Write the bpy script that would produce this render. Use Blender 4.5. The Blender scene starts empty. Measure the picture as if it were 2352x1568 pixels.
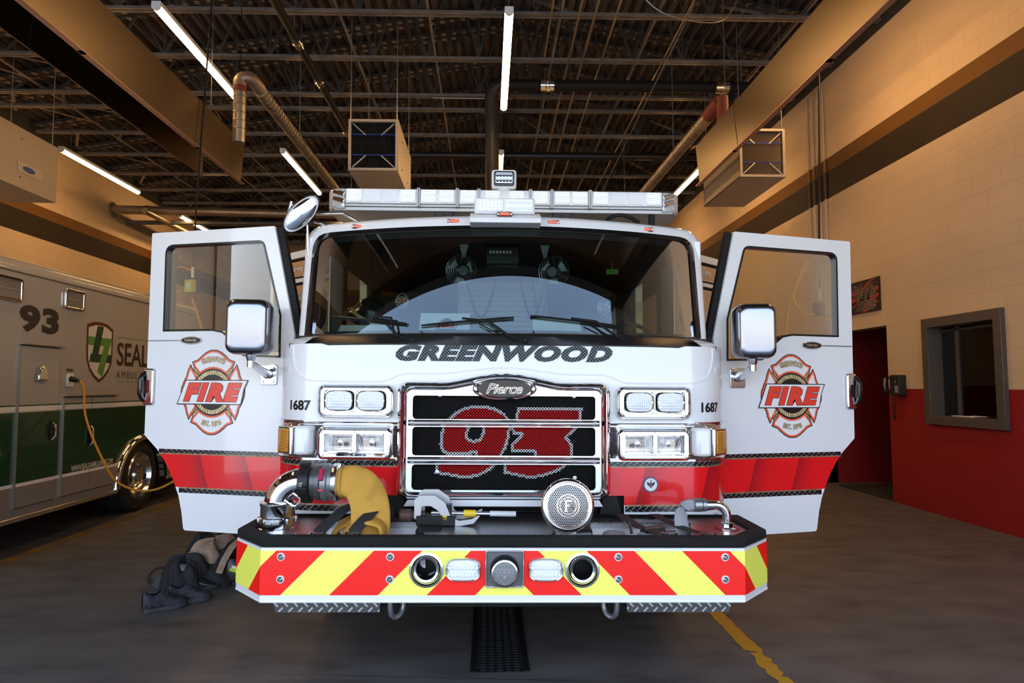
import bpy, math, random
from math import sin, cos, pi, radians, sqrt, atan2, floor, hypot
from mathutils import Vector, Matrix
random.seed(7)
SC = bpy.context.scene
COL = SC.collection

# ------------------------------------------------------------------ camera
F_PX, YAW, PIT, ROL, CAM_H = 1567.6, .0356214, .0657192, -.00446292, 1.4746
RCAM = Matrix.Rotation(-YAW, 3, 'Z') @ Matrix.Rotation(PIT, 3, 'X') @ Matrix.Rotation(-ROL, 3, 'Y')
cd = bpy.data.cameras.new('camera'); cam = bpy.data.objects.new('camera', cd); COL.objects.link(cam)
cd.sensor_width = 36.0; cd.lens = F_PX / 2352 * 36.0; cd.clip_start = .05; cd.clip_end = 400
xa, ya, za = RCAM.col[0], RCAM.col[2], -RCAM.col[1]
cam.matrix_world = Matrix(((xa[0], ya[0], za[0], 0), (xa[1], ya[1], za[1], 0), (xa[2], ya[2], za[2], CAM_H), (0, 0, 0, 1)))
SC.camera = cam
SC.view_settings.view_transform = 'Standard'; SC.view_settings.look = 'None'
SC.view_settings.gamma = 1; SC.view_settings.exposure = 0.0; SC.view_settings.use_curve_mapping = False
try:
    SC.cycles.max_bounces = 8; SC.cycles.transparent_max_bounces = 12; SC.cycles.caustics_reflective = False
    SC.cycles.caustics_refractive = False; SC.cycles.sample_clamp_indirect = 6
except Exception: pass

# ------------------------------------------------------------------ sky and sun outside the bay doors
w = bpy.data.worlds.new('sky'); SC.world = w; w.use_nodes = True
nt = w.node_tree; nt.nodes.clear()
o_ = nt.nodes.new('ShaderNodeOutputWorld'); bg = nt.nodes.new('ShaderNodeBackground')
tc = nt.nodes.new('ShaderNodeTexCoord'); sp = nt.nodes.new('ShaderNodeSeparateXYZ'); rp = nt.nodes.new('ShaderNodeValToRGB')
nt.links.new(tc.outputs['Generated'], sp.inputs[0]); nt.links.new(sp.outputs[2], rp.inputs[0])
rp.color_ramp.elements[0].position = 0.0; rp.color_ramp.elements[0].color = (.44, .43, .41, 1)
rp.color_ramp.elements[1].position = 1.0; rp.color_ramp.elements[1].color = (.28, .5, .95, 1)
for p_, c_ in ((.12, (.50, .51, .52, 1)), (.22, (.46, .51, .56, 1)), (.36, (.27, .42, .68, 1)), (.55, (.42, .53, .72, 1))):
    e_ = rp.color_ramp.elements.new(p_); e_.color = c_
nt.links.new(rp.outputs[0], bg.inputs[0]); bg.inputs[1].default_value = 7.0
nt.links.new(bg.outputs[0], o_.inputs[0])
ld = bpy.data.lights.new('sun', 'SUN'); ld.energy = 15.0; ld.angle = .009; ld.color = (1, .93, .82)
sun = bpy.data.objects.new('sun', ld); COL.objects.link(sun)
sun.rotation_euler = Vector((.30, -.62, -.80)).to_track_quat('-Z', 'Y').to_euler()

# ------------------------------------------------------------------ mesh helpers
class MB:
    def __init__(s): s.v = []; s.f = []; s.m = []
    def add(s, vs, fs, m=0):
        b = len(s.v); s.v += [tuple(p) for p in vs]
        for f in fs: s.f.append(tuple(i + b for i in f)); s.m.append(m)
        return s
    def bx(s, x0, x1, y0, y1, z0, z1, m=0):
        vs = [(x, y, z) for z in (z0, z1) for y in (y0, y1) for x in (x0, x1)]
        return s.add(vs, [(0, 2, 3, 1), (4, 5, 7, 6), (0, 1, 5, 4), (2, 6, 7, 3), (0, 4, 6, 2), (1, 3, 7, 5)], m)
    def obx(s, c, sz, rot=(0, 0, 0), m=0):
        from mathutils import Euler
        R = Euler(rot).to_matrix(); a, b, d = sz[0] / 2, sz[1] / 2, sz[2] / 2
        vs = [R @ Vector((x, y, z)) + Vector(c) for z in (-d, d) for y in (-b, b) for x in (-a, a)]
        return s.add(vs, [(0, 2, 3, 1), (4, 5, 7, 6), (0, 1, 5, 4), (2, 6, 7, 3), (0, 4, 6, 2), (1, 3, 7, 5)], m)
    def bar(s, p, q, wd, ht=None, m=0, up=(0, 0, 1)):
        p, q = Vector(p), Vector(q); d = (q - p).normalized(); ht = ht or wd
        sd = d.cross(Vector(up))
        if sd.length < 1e-4: sd = d.cross(Vector((0, 1, 0)))
        sd.normalize(); u = sd.cross(d)
        vs = []
        for e in (p, q):
            for a, b in ((-1, -1), (1, -1), (1, 1), (-1, 1)): vs.append(e + sd * a * wd / 2 + u * b * ht / 2)
        return s.add(vs, [(0, 1, 2, 3), (7, 6, 5, 4), (0, 4, 5, 1), (1, 5, 6, 2), (2, 6, 7, 3), (3, 7, 4, 0)], m)
    def tube(s, path, r, n=10, closed=False, caps=True, m=0, flat=None):
        P = [Vector(p) for p in path]; N = len(P)
        rr = r if isinstance(r, (list, tuple)) else [r] * N
        T = []
        for i in range(N):
            if closed: t = P[(i + 1) % N] - P[i - 1]
            else: t = P[min(i + 1, N - 1)] - P[max(i - 1, 0)]
            T.append(t.normalized())
        up = Vector((0, 0, 1)) if abs(T[0].z) < .9 else Vector((1, 0, 0))
        u = T[0].cross(up).normalized(); vs = []
        for i in range(N):
            u = (u - T[i] * u.dot(T[i])).normalized(); w_ = T[i].cross(u)
            for k in range(n):
                a = 2 * pi * k / n
                ru, rw = (rr[i], rr[i]) if flat is None else (rr[i], rr[i] * flat)
                vs.append(P[i] + u * cos(a) * ru + w_ * sin(a) * rw)
        fs = []
        for i in range(N if closed else N - 1):
            j = (i + 1) % N
            for k in range(n):
                l = (k + 1) % n; fs.append((i * n + k, i * n + l, j * n + l, j * n + k))
        if caps and not closed: fs += [tuple(range(n - 1, -1, -1)), tuple((N - 1) * n + k for k in range(n))]
        return s.add(vs, fs, m)
    def lathe(s, prof, c=(0, 0, 0), axis=(0, 0, 1), n=32, m=0, capa=True, capb=True, ms=None):
        A = Vector(axis).normalized(); up = Vector((0, 0, 1)) if abs(A.z) < .9 else Vector((1, 0, 0))
        u = A.cross(up).normalized(); w_ = A.cross(u); c = Vector(c); vs = []
        for r, h in prof:
            for k in range(n):
                a = 2 * pi * k / n; vs.append(c + A * h + u * cos(a) * r + w_ * sin(a) * r)
        b = len(s.v); s.v += [tuple(p) for p in vs]
        for i in range(len(prof) - 1):
            mm = ms[i] if ms else m
            for k in range(n):
                l = (k + 1) % n; s.f.append((b + i * n + k, b + i * n + l, b + (i + 1) * n + l, b + (i + 1) * n + k)); s.m.append(mm)
        if capa and prof[0][0] > 1e-5: s.f.append(tuple(b + k for k in range(n - 1, -1, -1))); s.m.append(ms[0] if ms else m)
        if capb and prof[-1][0] > 1e-5: s.f.append(tuple(b + (len(prof) - 1) * n + k for k in range(n))); s.m.append(ms[-1] if ms else m)
        return s
    def grid(s, fn, nu, nv, m=0, skip=None, closeu=False):
        vs = [fn(i, j) for j in range(nv) for i in range(nu)]
        fs = []
        for j in range(nv - 1):
            for i in range(nu if closeu else nu - 1):
                if skip and skip(i, j): continue
                k = (i + 1) % nu; fs.append((j * nu + i, j * nu + k, (j + 1) * nu + k, (j + 1) * nu + i))
        return s.add(vs, fs, m)
    def prism(s, poly, w0, w1, mp, m=0, ms=None, caps=True):
        """poly (u,v) list extruded from w0 to w1, mapped by mp(u,v,w)"""
        n = len(poly); vs = [mp(u, v, w0) for u, v in poly] + [mp(u, v, w1) for u, v in poly]
        s.add(vs, ([tuple(range(n - 1, -1, -1)), tuple(range(n, 2 * n))] if caps else []), m)
        s.add(vs, [(i, (i + 1) % n, n + (i + 1) % n, n + i) for i in range(n)], m if ms is None else ms)
        return s
    def ring(s, po, pi_, w0, w1, mp, m=0):
        """frame between two outlines with the same number of points"""
        n = len(po); vs = [mp(u, v, w0) for u, v in po] + [mp(u, v, w0) for u, v in pi_] + [mp(u, v, w1) for u, v in po] + [mp(u, v, w1) for u, v in pi_]
        fs = []
        for i in range(n):
            j = (i + 1) % n
            fs += [(i, j, n + j, n + i), (2 * n + j, 2 * n + i, 3 * n + i, 3 * n + j), (i, 2 * n + i, 2 * n + j, j), (n + j, 3 * n + j, 3 * n + i, n + i)]
        return s.add(vs, fs, m)
    def build(s, name, mats, parent=None, bevel=0, smooth=True, loc=None, ang=35, solid=0, sub=0, flip=False):
        me = bpy.data.meshes.new(name); me.from_pydata(s.v, [], s.f)
        if not isinstance(mats, (list, tuple)): mats = [mats]
        for mt in mats: me.materials.append(mt)
        if len(mats) > 1: me.polygons.foreach_set('material_index', s.m)
        import bmesh
        bm = bmesh.new(); bm.from_mesh(me); bmesh.ops.remove_doubles(bm, verts=bm.verts, dist=1e-5)
        bmesh.ops.recalc_face_normals(bm, faces=bm.faces)
        if flip: bmesh.ops.reverse_faces(bm, faces=bm.faces)
        bm.to_mesh(me); bm.free()
        if smooth:
            me.polygons.foreach_set('use_smooth', [True] * len(me.polygons))
            try: me.set_sharp_from_angle(angle=radians(ang))
            except Exception: pass
        me.update()
        o = bpy.data.objects.new(name, me); COL.objects.link(o)
        if parent: o.parent = parent
        if loc: o.location = loc
        if solid:
            md = o.modifiers.new('t', 'SOLIDIFY'); md.thickness = solid; md.offset = -1
        if sub:
            md = o.modifiers.new('s', 'SUBSURF'); md.levels = sub; md.render_levels = sub
        if bevel:
            md = o.modifiers.new('b', 'BEVEL'); md.width = bevel; md.segments = 2; md.limit_method = 'ANGLE'; md.angle_limit = radians(40)
        return o

def tag(o, label=None, cat=None, group=None, kind=None):
    if label: o['label'] = label
    if cat: o['category'] = cat
    if group: o['group'] = group
    if kind: o['kind'] = kind
    return o
def empty(name, loc=(0, 0, 0), parent=None, rz=0):
    o = bpy.data.objects.new(name, None); COL.objects.link(o); o.location = loc; o.rotation_euler = (0, 0, rz)
    if parent: o.parent = parent
    o.empty_display_size = .1
    return o
KIDS = {}
def copy_tree(o, parent=None):
    c = o.copy(); COL.objects.link(c)
    if parent: c.parent = parent
    for ch in list(o.children): copy_tree(ch, c)
    return c
def struct(o, n=None): o['kind'] = 'structure'; return o
def rrect(x0, x1, y0, y1, r, n=5):
    P = []
    for cx, cy, a0 in ((x1 - r, y1 - r, 0), (x0 + r, y1 - r, 90), (x0 + r, y0 + r, 180), (x1 - r, y0 + r, 270)):
        for k in range(n + 1):
            a = radians(a0 + 90 * k / n); P.append((cx + r * cos(a), cy + r * sin(a)))
    return P
def smooth_path(pts, k=6, closed=False):
    P = [Vector(p) for p in pts]; out = []; N = len(P)
    for i in range(N if closed else N - 1):
        if closed: a, b, c, d = P[i - 1], P[i], P[(i + 1) % N], P[(i + 2) % N]
        else: a, b, c, d = P[max(i - 1, 0)], P[i], P[i + 1], P[min(i + 2, N - 1)]
        for j in range(k):
            t = j / k
            out.append(.5 * ((2 * b) + (c - a) * t + (2 * a - 5 * b + 4 * c - d) * t * t + (3 * b - a - 3 * c + d) * t ** 3))
    if not closed: out.append(P[-1])
    return out
XZ = lambda y: (lambda u, v, w_: (u, y + w_, v))       # poly in x,z ; w along y
def XY(z): return lambda u, v, w_: (u, v, z + w_)
def YZ(x): return lambda u, v, w_: (x + w_, u, v)

# ------------------------------------------------------------------ materials
MC = {}
def mat(name, col=(.8, .8, .8), rough=.5, metal=0, coat=0, emit=None, es=0, spec=.5, bump=None, alpha=1, var=None, sheen=0, trans=0, ior=1.45):
    if name in MC: return MC[name]
    m = bpy.data.materials.new(name); m.use_nodes = True; MC[name] = m
    n = m.node_tree; b = n.nodes['Principled BSDF']
    b.inputs['Base Color'].default_value = (*col, 1); b.inputs['Roughness'].default_value = rough; b.inputs['Metallic'].default_value = metal
    b.inputs['Coat Weight'].default_value = coat; b.inputs['Coat Roughness'].default_value = .03
    b.inputs['Specular IOR Level'].default_value = spec; b.inputs['IOR'].default_value = ior
    b.inputs['Transmission Weight'].default_value = trans; b.inputs['Alpha'].default_value = alpha
    if emit: b.inputs['Emission Color'].default_value = (*emit, 1); b.inputs['Emission Strength'].default_value = es
    if bump or var:
        t = n.nodes.new('ShaderNodeTexCoord')
    if bump:
        sc_, st = bump; z = n.nodes.new('ShaderNodeTexNoise'); z.inputs['Scale'].default_value = sc_; z.inputs['Detail'].default_value = 4
        bp = n.nodes.new('ShaderNodeBump'); bp.inputs['Strength'].default_value = st; bp.inputs['Distance'].default_value = .01
        n.links.new(t.outputs['Object'], z.inputs['Vector']); n.links.new(z.outputs['Fac'], bp.inputs['Height']); n.links.new(bp.outputs[0], b.inputs['Normal'])
    if var:
        sc_, c2, lo, hi = var; z = n.nodes.new('ShaderNodeTexNoise'); z.inputs['Scale'].default_value = sc_; z.inputs['Detail'].default_value = 6
        r = n.nodes.new('ShaderNodeValToRGB'); r.color_ramp.elements[0].position = lo; r.color_ramp.elements[1].position = hi
        r.color_ramp.elements[0].color = (*col, 1); r.color_ramp.elements[1].color = (*c2, 1)
        n.links.new(t.outputs['Object'], z.inputs['Vector']); n.links.new(z.outputs['Fac'], r.inputs[0]); n.links.new(r.outputs[0], b.inputs['Base Color'])
    return m
class NG:   # terse node maths
    def __init__(s, m): s.n = m.node_tree; s.t = s.n.nodes.new('ShaderNodeTexCoord'); sp = s.n.nodes.new('ShaderNodeSeparateXYZ'); s.n.links.new(s.t.outputs['Object'], sp.inputs[0]); s.x, s.y, s.z = sp.outputs
    def _in(s, nd, i, v):
        if hasattr(v, 'is_linked') or hasattr(v, 'links'): s.n.links.new(v, nd.inputs[i])
        else: nd.inputs[i].default_value = v
    def op(s, o, a, b=0.0, c=0.0):
        nd = s.n.nodes.new('ShaderNodeMath'); nd.operation = o; s._in(nd, 0, a); s._in(nd, 1, b); s._in(nd, 2, c); return nd.outputs[0]
    def mix(s, f, a, b):
        nd = s.n.nodes.new('ShaderNodeMix'); nd.data_type = 'RGBA'; s._in(nd, 0, f)
        for i, v in ((6, a), (7, b)):
            if isinstance(v, tuple): nd.inputs[i].default_value = (*v, 1)
            else: s.n.links.new(v, nd.inputs[i])
        return nd.outputs[2]
    def bsdf(s): return s.n.nodes['Principled BSDF']
    def bump(s, h, st, d=.01):
        bp = s.n.nodes.new('ShaderNodeBump'); bp.inputs['Strength'].default_value = st; bp.inputs['Distance'].default_value = d
        s.n.links.new(h, bp.inputs['Height']); s.n.links.new(bp.outputs[0], s.bsdf().inputs['Normal'])
    def noise(s, scale, det=4, vec=None):
        z = s.n.nodes.new('ShaderNodeTexNoise'); z.inputs['Scale'].default_value = scale; z.inputs['Detail'].default_value = det
        s.n.links.new(vec or s.t.outputs['Object'], z.inputs['Vector']); return z.outputs['Fac']
    def tread(s, u, v, cell, wid=.13, ln=.40):
        p = s.op('DIVIDE', s.op('ADD', u, v), cell * 1.4142); q = s.op('DIVIDE', s.op('SUBTRACT', u, v), cell * 1.4142)
        par = s.op('ABSOLUTE', s.op('MODULO', s.op('ADD', s.op('FLOOR', p), s.op('FLOOR', q)), 2.0))
        fp = s.op('ABSOLUTE', s.op('SUBTRACT', s.op('FRACT', p), .5)); fq = s.op('ABSOLUTE', s.op('SUBTRACT', s.op('FRACT', q), .5))
        a = s.op('MULTIPLY', s.op('LESS_THAN', fq, wid), s.op('LESS_THAN', fp, ln)); b = s.op('MULTIPLY', s.op('LESS_THAN', fp, wid), s.op('LESS_THAN', fq, ln))
        return s.op('ADD', s.op('MULTIPLY', a, s.op('SUBTRACT', 1.0, par)), s.op('MULTIPLY', b, par))
    def setc(s, c): s.n.links.new(c, s.bsdf().inputs['Base Color'])
    def setr(s, c): s.n.links.new(c, s.bsdf().inputs['Roughness'])

def glass(name, tint=(1, 1, 1), refl=1.0, ior=1.5, rough=0.0):
    """thin pane: fresnel mirror over a tinted clear layer"""
    if name in MC: return MC[name]
    m = bpy.data.materials.new(name); m.use_nodes = True; MC[name] = m; n = m.node_tree; n.nodes.clear()
    o = n.nodes.new('ShaderNodeOutputMaterial'); t = n.nodes.new('ShaderNodeBsdfTransparent'); g = n.nodes.new('ShaderNodeBsdfGlossy'); x = n.nodes.new('ShaderNodeMixShader'); fr = n.nodes.new('ShaderNodeFresnel')
    t.inputs[0].default_value = (*tint, 1); g.inputs['Roughness'].default_value = rough; fr.inputs[0].default_value = ior
    mu = n.nodes.new('ShaderNodeMath'); mu.operation = 'MULTIPLY'; mu.inputs[1].default_value = refl; mu.use_clamp = True
    n.links.new(fr.outputs[0], mu.inputs[0]); n.links.new(mu.outputs[0], x.inputs[0]); n.links.new(t.outputs[0], x.inputs[1]); n.links.new(g.outputs[0], x.inputs[2]); n.links.new(x.outputs[0], o.inputs[0])
    return m
def emis(name, col, st):
    if name in MC: return MC[name]
    m = bpy.data.materials.new(name); m.use_nodes = True; MC[name] = m; n = m.node_tree; n.nodes.clear()
    o = n.nodes.new('ShaderNodeOutputMaterial'); e = n.nodes.new('ShaderNodeEmission'); e.inputs[0].default_value = (*col, 1); e.inputs[1].default_value = st
    n.links.new(e.outputs[0], o.inputs[0]); return m

CHROME = mat('chrome', (.86, .86, .87), .06, 1)
POLISH = mat('polished_aluminium', (.72, .73, .74), .16, 1)
BRUSH = mat('brushed_steel', (.50, .50, .51), .38, 1)
GALV = mat('galvanised_steel', (.42, .37, .30), .42, .8, var=(3, (.30, .26, .2), .35, .7))
DARKMETAL = mat('dark_primed_steel', (.12, .12, .115), .45, .3)
BLACK = mat('black_rubber', (.010, .010, .010), .6, spec=.25)
BLACKGLOSS = mat('black_gloss', (.008, .008, .008), .12, 0, .25, spec=.4)
BLACKTRIM = mat('black_trim', (.013, .013, .013), .35, spec=.3)
WHITE = mat('white_gloss_paint', (.80, .81, .82), .22, 0, .6)
WHITEPL = mat('white_plastic', (.78, .79, .80), .35)
RED = mat('red_paint', (.72, .012, .014), .25, 0, .5)
ORANGE = mat('orange_lens', (.85, .085, .005), .2, 0, .5)
AMBER = mat('amber_lens', (.62, .25, .015), .15, 0, .6)
YELLOW = mat('yellow_plastic', (.75, .52, .03), .45)
GLASSD = glass('door_glass', (.80, .76, .44), 1.7)
GLASSW = glass('windscreen_glass', (.46, .56, .54), 1.7)

# ------------------------------------------------------------------ lettering
TXT = {}
def text_geo(body, shear=0, offset=0, spacing=1.0, res=3):
    key = (body, shear, offset, spacing)
    if key in TXT: return TXT[key]
    c = bpy.data.curves.new('t', 'FONT'); c.body = body; c.size = 1; c.shear = shear; c.offset = offset; c.space_character = spacing; c.resolution_u = res
    o = bpy.data.objects.new('t', c); COL.objects.link(o)
    dg = bpy.context.evaluated_depsgraph_get(); me = bpy.data.meshes.new_from_object(o.evaluated_get(dg))
    vs = [(v.co.x, v.co.y) for v in me.vertices]; fs = [tuple(p.vertices) for p in me.polygons]
    bpy.data.objects.remove(o); bpy.data.curves.remove(c); bpy.data.meshes.remove(me)
    TXT[key] = (vs, fs); return TXT[key]
def text_into(mb, body, w_, h_, mp, m=0, shear=0, offset=0, spacing=1.0, ref=None, depth=0.0, cx=0, cy=0):
    """lettering fitted to a w_ x h_ box centred on (cx,cy), mapped by mp(u,v,w). ref = offset of the layer whose box is fitted"""
    vs, fs = text_geo(body, shear, offset, spacing)
    rv, _ = text_geo(body, shear, offset if ref is None else ref, spacing)
    x0, x1 = min(p[0] for p in rv), max(p[0] for p in rv); y0, y1 = min(p[1] for p in rv), max(p[1] for p in rv)
    sx, sy = w_ / (x1 - x0), h_ / (y1 - y0); mx, my = (x0 + x1) / 2, (y0 + y1) / 2
    mb.add([mp((x - mx) * sx + cx, (y - my) * sy + cy, depth) for x, y in vs], fs, m)
# ================================================================== THE BUILDING
XL, XR, YB, YF, ZT = -8.36, 5.117, 24.0, -0.95, 6.10
CB = .2032
def wall_mat(name, horiz):
    m = mat(name, (.6, .5, .4), .72, spec=.3); g = NG(m); n = g.n
    h = g.y if horiz == 'y' else g.x
    cmb = n.nodes.new('ShaderNodeCombineXYZ'); n.links.new(h, cmb.inputs[0]); n.links.new(g.z, cmb.inputs[1])
    br = n.nodes.new('ShaderNodeTexBrick'); n.links.new(cmb.outputs[0], br.inputs['Vector'])
    br.inputs['Scale'].default_value = 1; br.inputs['Brick Width'].default_value = CB * 2; br.inputs['Row Height'].default_value = CB
    br.inputs['Mortar Size'].default_value = .0035; br.inputs['Mortar Smooth'].default_value = .5; br.inputs['Bias'].default_value = 0
    br.offset = .5
    z = g.z
    red, beige, dark, ochre = (.27, .005, .008), (.60, .46, .315), (.014, .009, .005), (.14, .062, .010)
    c = g.mix(g.op('GREATER_THAN', z, CB * 7), red, beige)
    c = g.mix(g.op('GREATER_THAN', z, CB * 21), c, dark)
    c = g.mix(g.op('GREATER_THAN', z, CB * 23), c, ochre)
    c = g.mix(g.op('GREATER_THAN', z, CB * 24), c, beige)
    no = g.noise(2.5, 5)
    c = g.mix(g.op('MULTIPLY', no, .18), c, (.1, .06, .04))
    c = g.mix(g.op('MULTIPLY', br.outputs['Fac'], .15), c, (.06, .03, .02))
    g.setc(c)
    h = g.op('ADD', g.op('MULTIPLY', br.outputs['Fac'], -1.0), g.op('MULTIPLY', g.noise(160, 3), .25)); g.bump(h, .5, .006)
    return m
WM_Y = wall_mat('painted_block_side', 'y'); WM_X = wall_mat('painted_block_cross', 'x')

fm = mat('concrete_floor', (.1, .095, .09), .5); g = NG(fm)
vm = g.n.nodes.new('ShaderNodeMapping'); vm.inputs['Scale'].default_value = (.8, 1.6, 1); vm.inputs['Rotation'].default_value = (0, 0, .35); g.n.links.new(g.t.outputs['Object'], vm.inputs[0])
n1 = g.noise(1.6, 10, vm.outputs[0]); n2 = g.noise(3.2, 12, vm.outputs[0])
c = g.mix(n1, (.075, .071, .068), (.20, .183, .170)); c = g.mix(g.op('MULTIPLY', g.op('POWER', n2, 2.0), 1.6), c, (.040, .038, .037))
jx = g.op('LESS_THAN', g.op('ABSOLUTE', g.op('SUBTRACT', g.op('ADD', g.y, g.op('MULTIPLY', g.x, .10)), 3.56)), .0025)
g.setc(g.mix(jx, c, (.02, .02, .02)))
g.setr(g.op('ADD', g.op('MULTIPLY', n2, .25), .36)); g.bump(n2, .12, .004)
struct(MB().bx(XL - .2, XR + 2.6, YF - .2, YB + .2, -.2, 0).build('floor', fm, smooth=False))
# right wall with the alcove opening and the office window
DY0, DY1, DZ = 8.56, 10.30, CB * 11
WY0, WY1, WZ0, WZ1 = 6.55, 7.79, 1.02, 2.235
mb = MB(); T = .2
def wr(y0, y1, z0, z1): mb.bx(XR, XR + T, y0, y1, z0, z1)
wr(YF, WY0, 0, ZT); wr(WY0, WY1, 0, WZ0); wr(WY0, WY1, WZ1, ZT); wr(WY1, DY0, 0, ZT); wr(DY0, DY1, DZ, ZT); wr(DY1, YB, 0, ZT)
struct(mb.build('wall_right', WM_Y, smooth=False))
struct(MB().bx(XL - T, XL, YF, YB, 0, ZT).build('wall_left', WM_Y, smooth=False))
# pilaster seam on the left wall and the back wall with a closed sectional door
struct(MB().bx(XL - T, XR + T, YB, YB + T, 0, 8.2).build('wall_back', WM_X, smooth=False))
# gable strips above the side walls
dk = mat('dark_void', (.03, .028, .026), .9)
struct(MB().bx(XL - T, XL - .05, YF, YB, ZT, 6.6).bx(XR + .05, XR + T, YF, YB, ZT, 7.1).build('trim_1', dk, smooth=False))
# front wall: piers and header around the wide open bay front
mb = MB(); OH = 4.48
mb.bx(XL - T, XR + T, YF - .3, YF, OH, 8.2)
for a, b in ((XL - T, XL + .04), (XR - .35, XR + T)): mb.bx(a, b, YF - .3, YF, 0, OH)
struct(mb.build('wall_front', WM_X, smooth=False))
# alcove behind the opening
am = mat('alcove_red', (.20, .006, .008), .55)
mb = MB(); mb.bx(XR + T, XR + 2.4, DY1, DY1 + .12, 0, 2.9); mb.bx(XR + 2.3, XR + 2.4, DY0 - .1, DY1, 0, 2.9)
mb.bx(XR + T, XR + 2.4, DY0 - .14, DY0 - .02, 0, 2.9); mb.bx(XR + T, XR + 2.4, DY0, DY1, 2.62, 2.9); mb.bx(XR + .002, XR + T, DY1, DY1 + .01, 0, DZ)
struct(mb.build('wall_alcove', am, smooth=False))
tag(MB().bx(XR + .02, XR + 2.2, DY0 + .05, DY1 - .35, .001, .02).build('floor_mat', mat('mat_black', (.012, .012, .012), .9)), 'black mat on the floor of the red alcove', 'mat')
tag(MB().bx(XR + .43, XR + .51, DY1 - .012, DY1 - .001, 1.19, 1.31).bx(XR + .46, XR + .48, DY1 - .02, DY1 - .01, 1.23, 1.27, 0).build('light_switch', WHITEPL, bevel=.002), 'pale light switch plate on the red alcove wall', 'light switch')
# office window
fr = mat('bronze_frame', (.075, .062, .055), .42)
mb = MB()
mb.ring([(WY0, WZ0), (WY1, WZ0), (WY1, WZ1), (WY0, WZ1)], [(WY0 + .11, WZ0 + .10), (WY1 - .11, WZ0 + .10), (WY1 - .11, WZ1 - .11), (WY0 + .11, WZ1 - .11)], -.05, T + .02, YZ(XR))
wi = struct(mb.build('window_1', fr, bevel=.006))
MB().bx(XR + .12, XR + .13, WY0 + .11, WY1 - .11, WZ0 + .1, WZ1 - .11).build('window_pane', glass('office_glass', (.55, .58, .6), 1.6), wi)
MB().bx(XR + .10, XR + .16, WY1 - .40, WY1 - .36, WZ0 + .1, WZ1 - .11).bx(XR + .10, XR + .16, WY0 + .11, WY1 - .11, WZ1 - .16, WZ1 - .14).build('sash', fr, wi)
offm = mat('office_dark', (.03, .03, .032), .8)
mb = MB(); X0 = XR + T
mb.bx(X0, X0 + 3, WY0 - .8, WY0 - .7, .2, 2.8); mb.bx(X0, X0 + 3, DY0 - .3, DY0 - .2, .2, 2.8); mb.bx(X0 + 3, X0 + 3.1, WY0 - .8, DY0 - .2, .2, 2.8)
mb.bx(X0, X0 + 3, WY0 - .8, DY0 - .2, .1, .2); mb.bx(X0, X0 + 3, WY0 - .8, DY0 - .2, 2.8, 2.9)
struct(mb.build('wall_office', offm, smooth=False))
tag(MB().bx(5.63, 5.77, 8.06, 8.2, .2, 2.7).build('locker', mat('grey_green', (.62, .70, .66), .5), bevel=.01), 'tall grey green locker inside the dark office behind the window', 'locker')
tag(MB().obx((XR + .05, 7.25, WZ0 + .108), (.06, .34, .008), (0, 0, .04)).obx((XR + .05, 7.05, WZ0 + .116), (.05, .2, .006), (0, 0, -.1)).build('paper_stack', mat('paper', (.7, .7, .68), .7)), 'loose white papers lying on the sill of the office window', 'papers')
# ---- ceiling: pitched ribbed metal deck
def deck_z(x): return 7.72 - .16 * abs(x - .1)
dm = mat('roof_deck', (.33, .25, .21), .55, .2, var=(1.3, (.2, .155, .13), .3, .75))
mb = MB(); xs = []; x = XL - .25
while x < XR + .25:
    xs += [(x, 0), (x + .045, .0), (x + .06, .075), (x + .155, .075)]; x += .17
xs.append((XR + .3, 0))
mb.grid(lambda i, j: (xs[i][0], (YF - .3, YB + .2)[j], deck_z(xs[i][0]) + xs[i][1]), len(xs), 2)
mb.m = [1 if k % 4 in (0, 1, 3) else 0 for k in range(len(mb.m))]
struct(mb.build('ceiling', [dm, mat('deck_flute_shade', (.035, .028, .024), .7)], smooth=False, flip=True))  # shade between the pale strips put in as black on ribs and risers
# ---- steel joists across the room
JM = mat('joist_steel', (.34, .32, .30), .36, .55, var=(4, (.22, .21, .20), .4, .7))
JM2 = mat('joist_web_steel', (.085, .08, .075), .42, .5)
jt = empty('roof_joist', (0, 0, 6.2))
tag(jt, 'open web steel roof joist spanning the bay under the metal deck', 'roof joist', 'roof joists across the bay')
mb = MB()
for dy in (-.032, .032):
    mb.bx(XL, XR, dy - .022, dy + .022, 0, .008); mb.bx(XL, XR, dy * .45 - .004, dy * .45 + .004, 0, .055)
mb.build('bottom_chord', JM, jt, smooth=False)
mb = MB()
for a, b in ((XL, .1), (.1, XR)):
    for dy in (-.06, .06): mb.bar((a, dy, deck_z(a) - 6.2 - .04), (b, dy, deck_z(b) - 6.2 - .04), .10, .055)
mb.build('top_chord', JM2, jt, smooth=False)
mb = MB(); x = XL + .1
while x < XR - .1: z = deck_z(x) - 6.2 - .072; mb.bx(x, x + .075, -.125, -.04, z, z + .004); mb.bx(x, x + .075, .04, .125, z, z + .004); x += .17
o_ = mb.build('light_gap_plate', mat('light_gap_pale', (.34, .27, .23), .5, .2), jt, smooth=False); o_['kind'] = 'stuff'  # pale plates added for the light gaps seen between flutes along the chord
mb = MB(); n = 18; X_ = [XL + (XR - XL) * i / n for i in range(n + 1)]
for i in range(n):
    xm = (X_[i] + X_[i + 1]) / 2
    mb.bar((X_[i], 0, .04), (xm, 0, deck_z(xm) - 6.24), .026, .03); mb.bar((xm, 0, deck_z(xm) - 6.24), (X_[i + 1], 0, .04), .026, .03)
    if i % 2: mb.bar((X_[i], 0, .04), (X_[i], 0, deck_z(X_[i]) - 6.24), .022, .022)
mb.build('web', JM2, jt, smooth=False)
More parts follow.
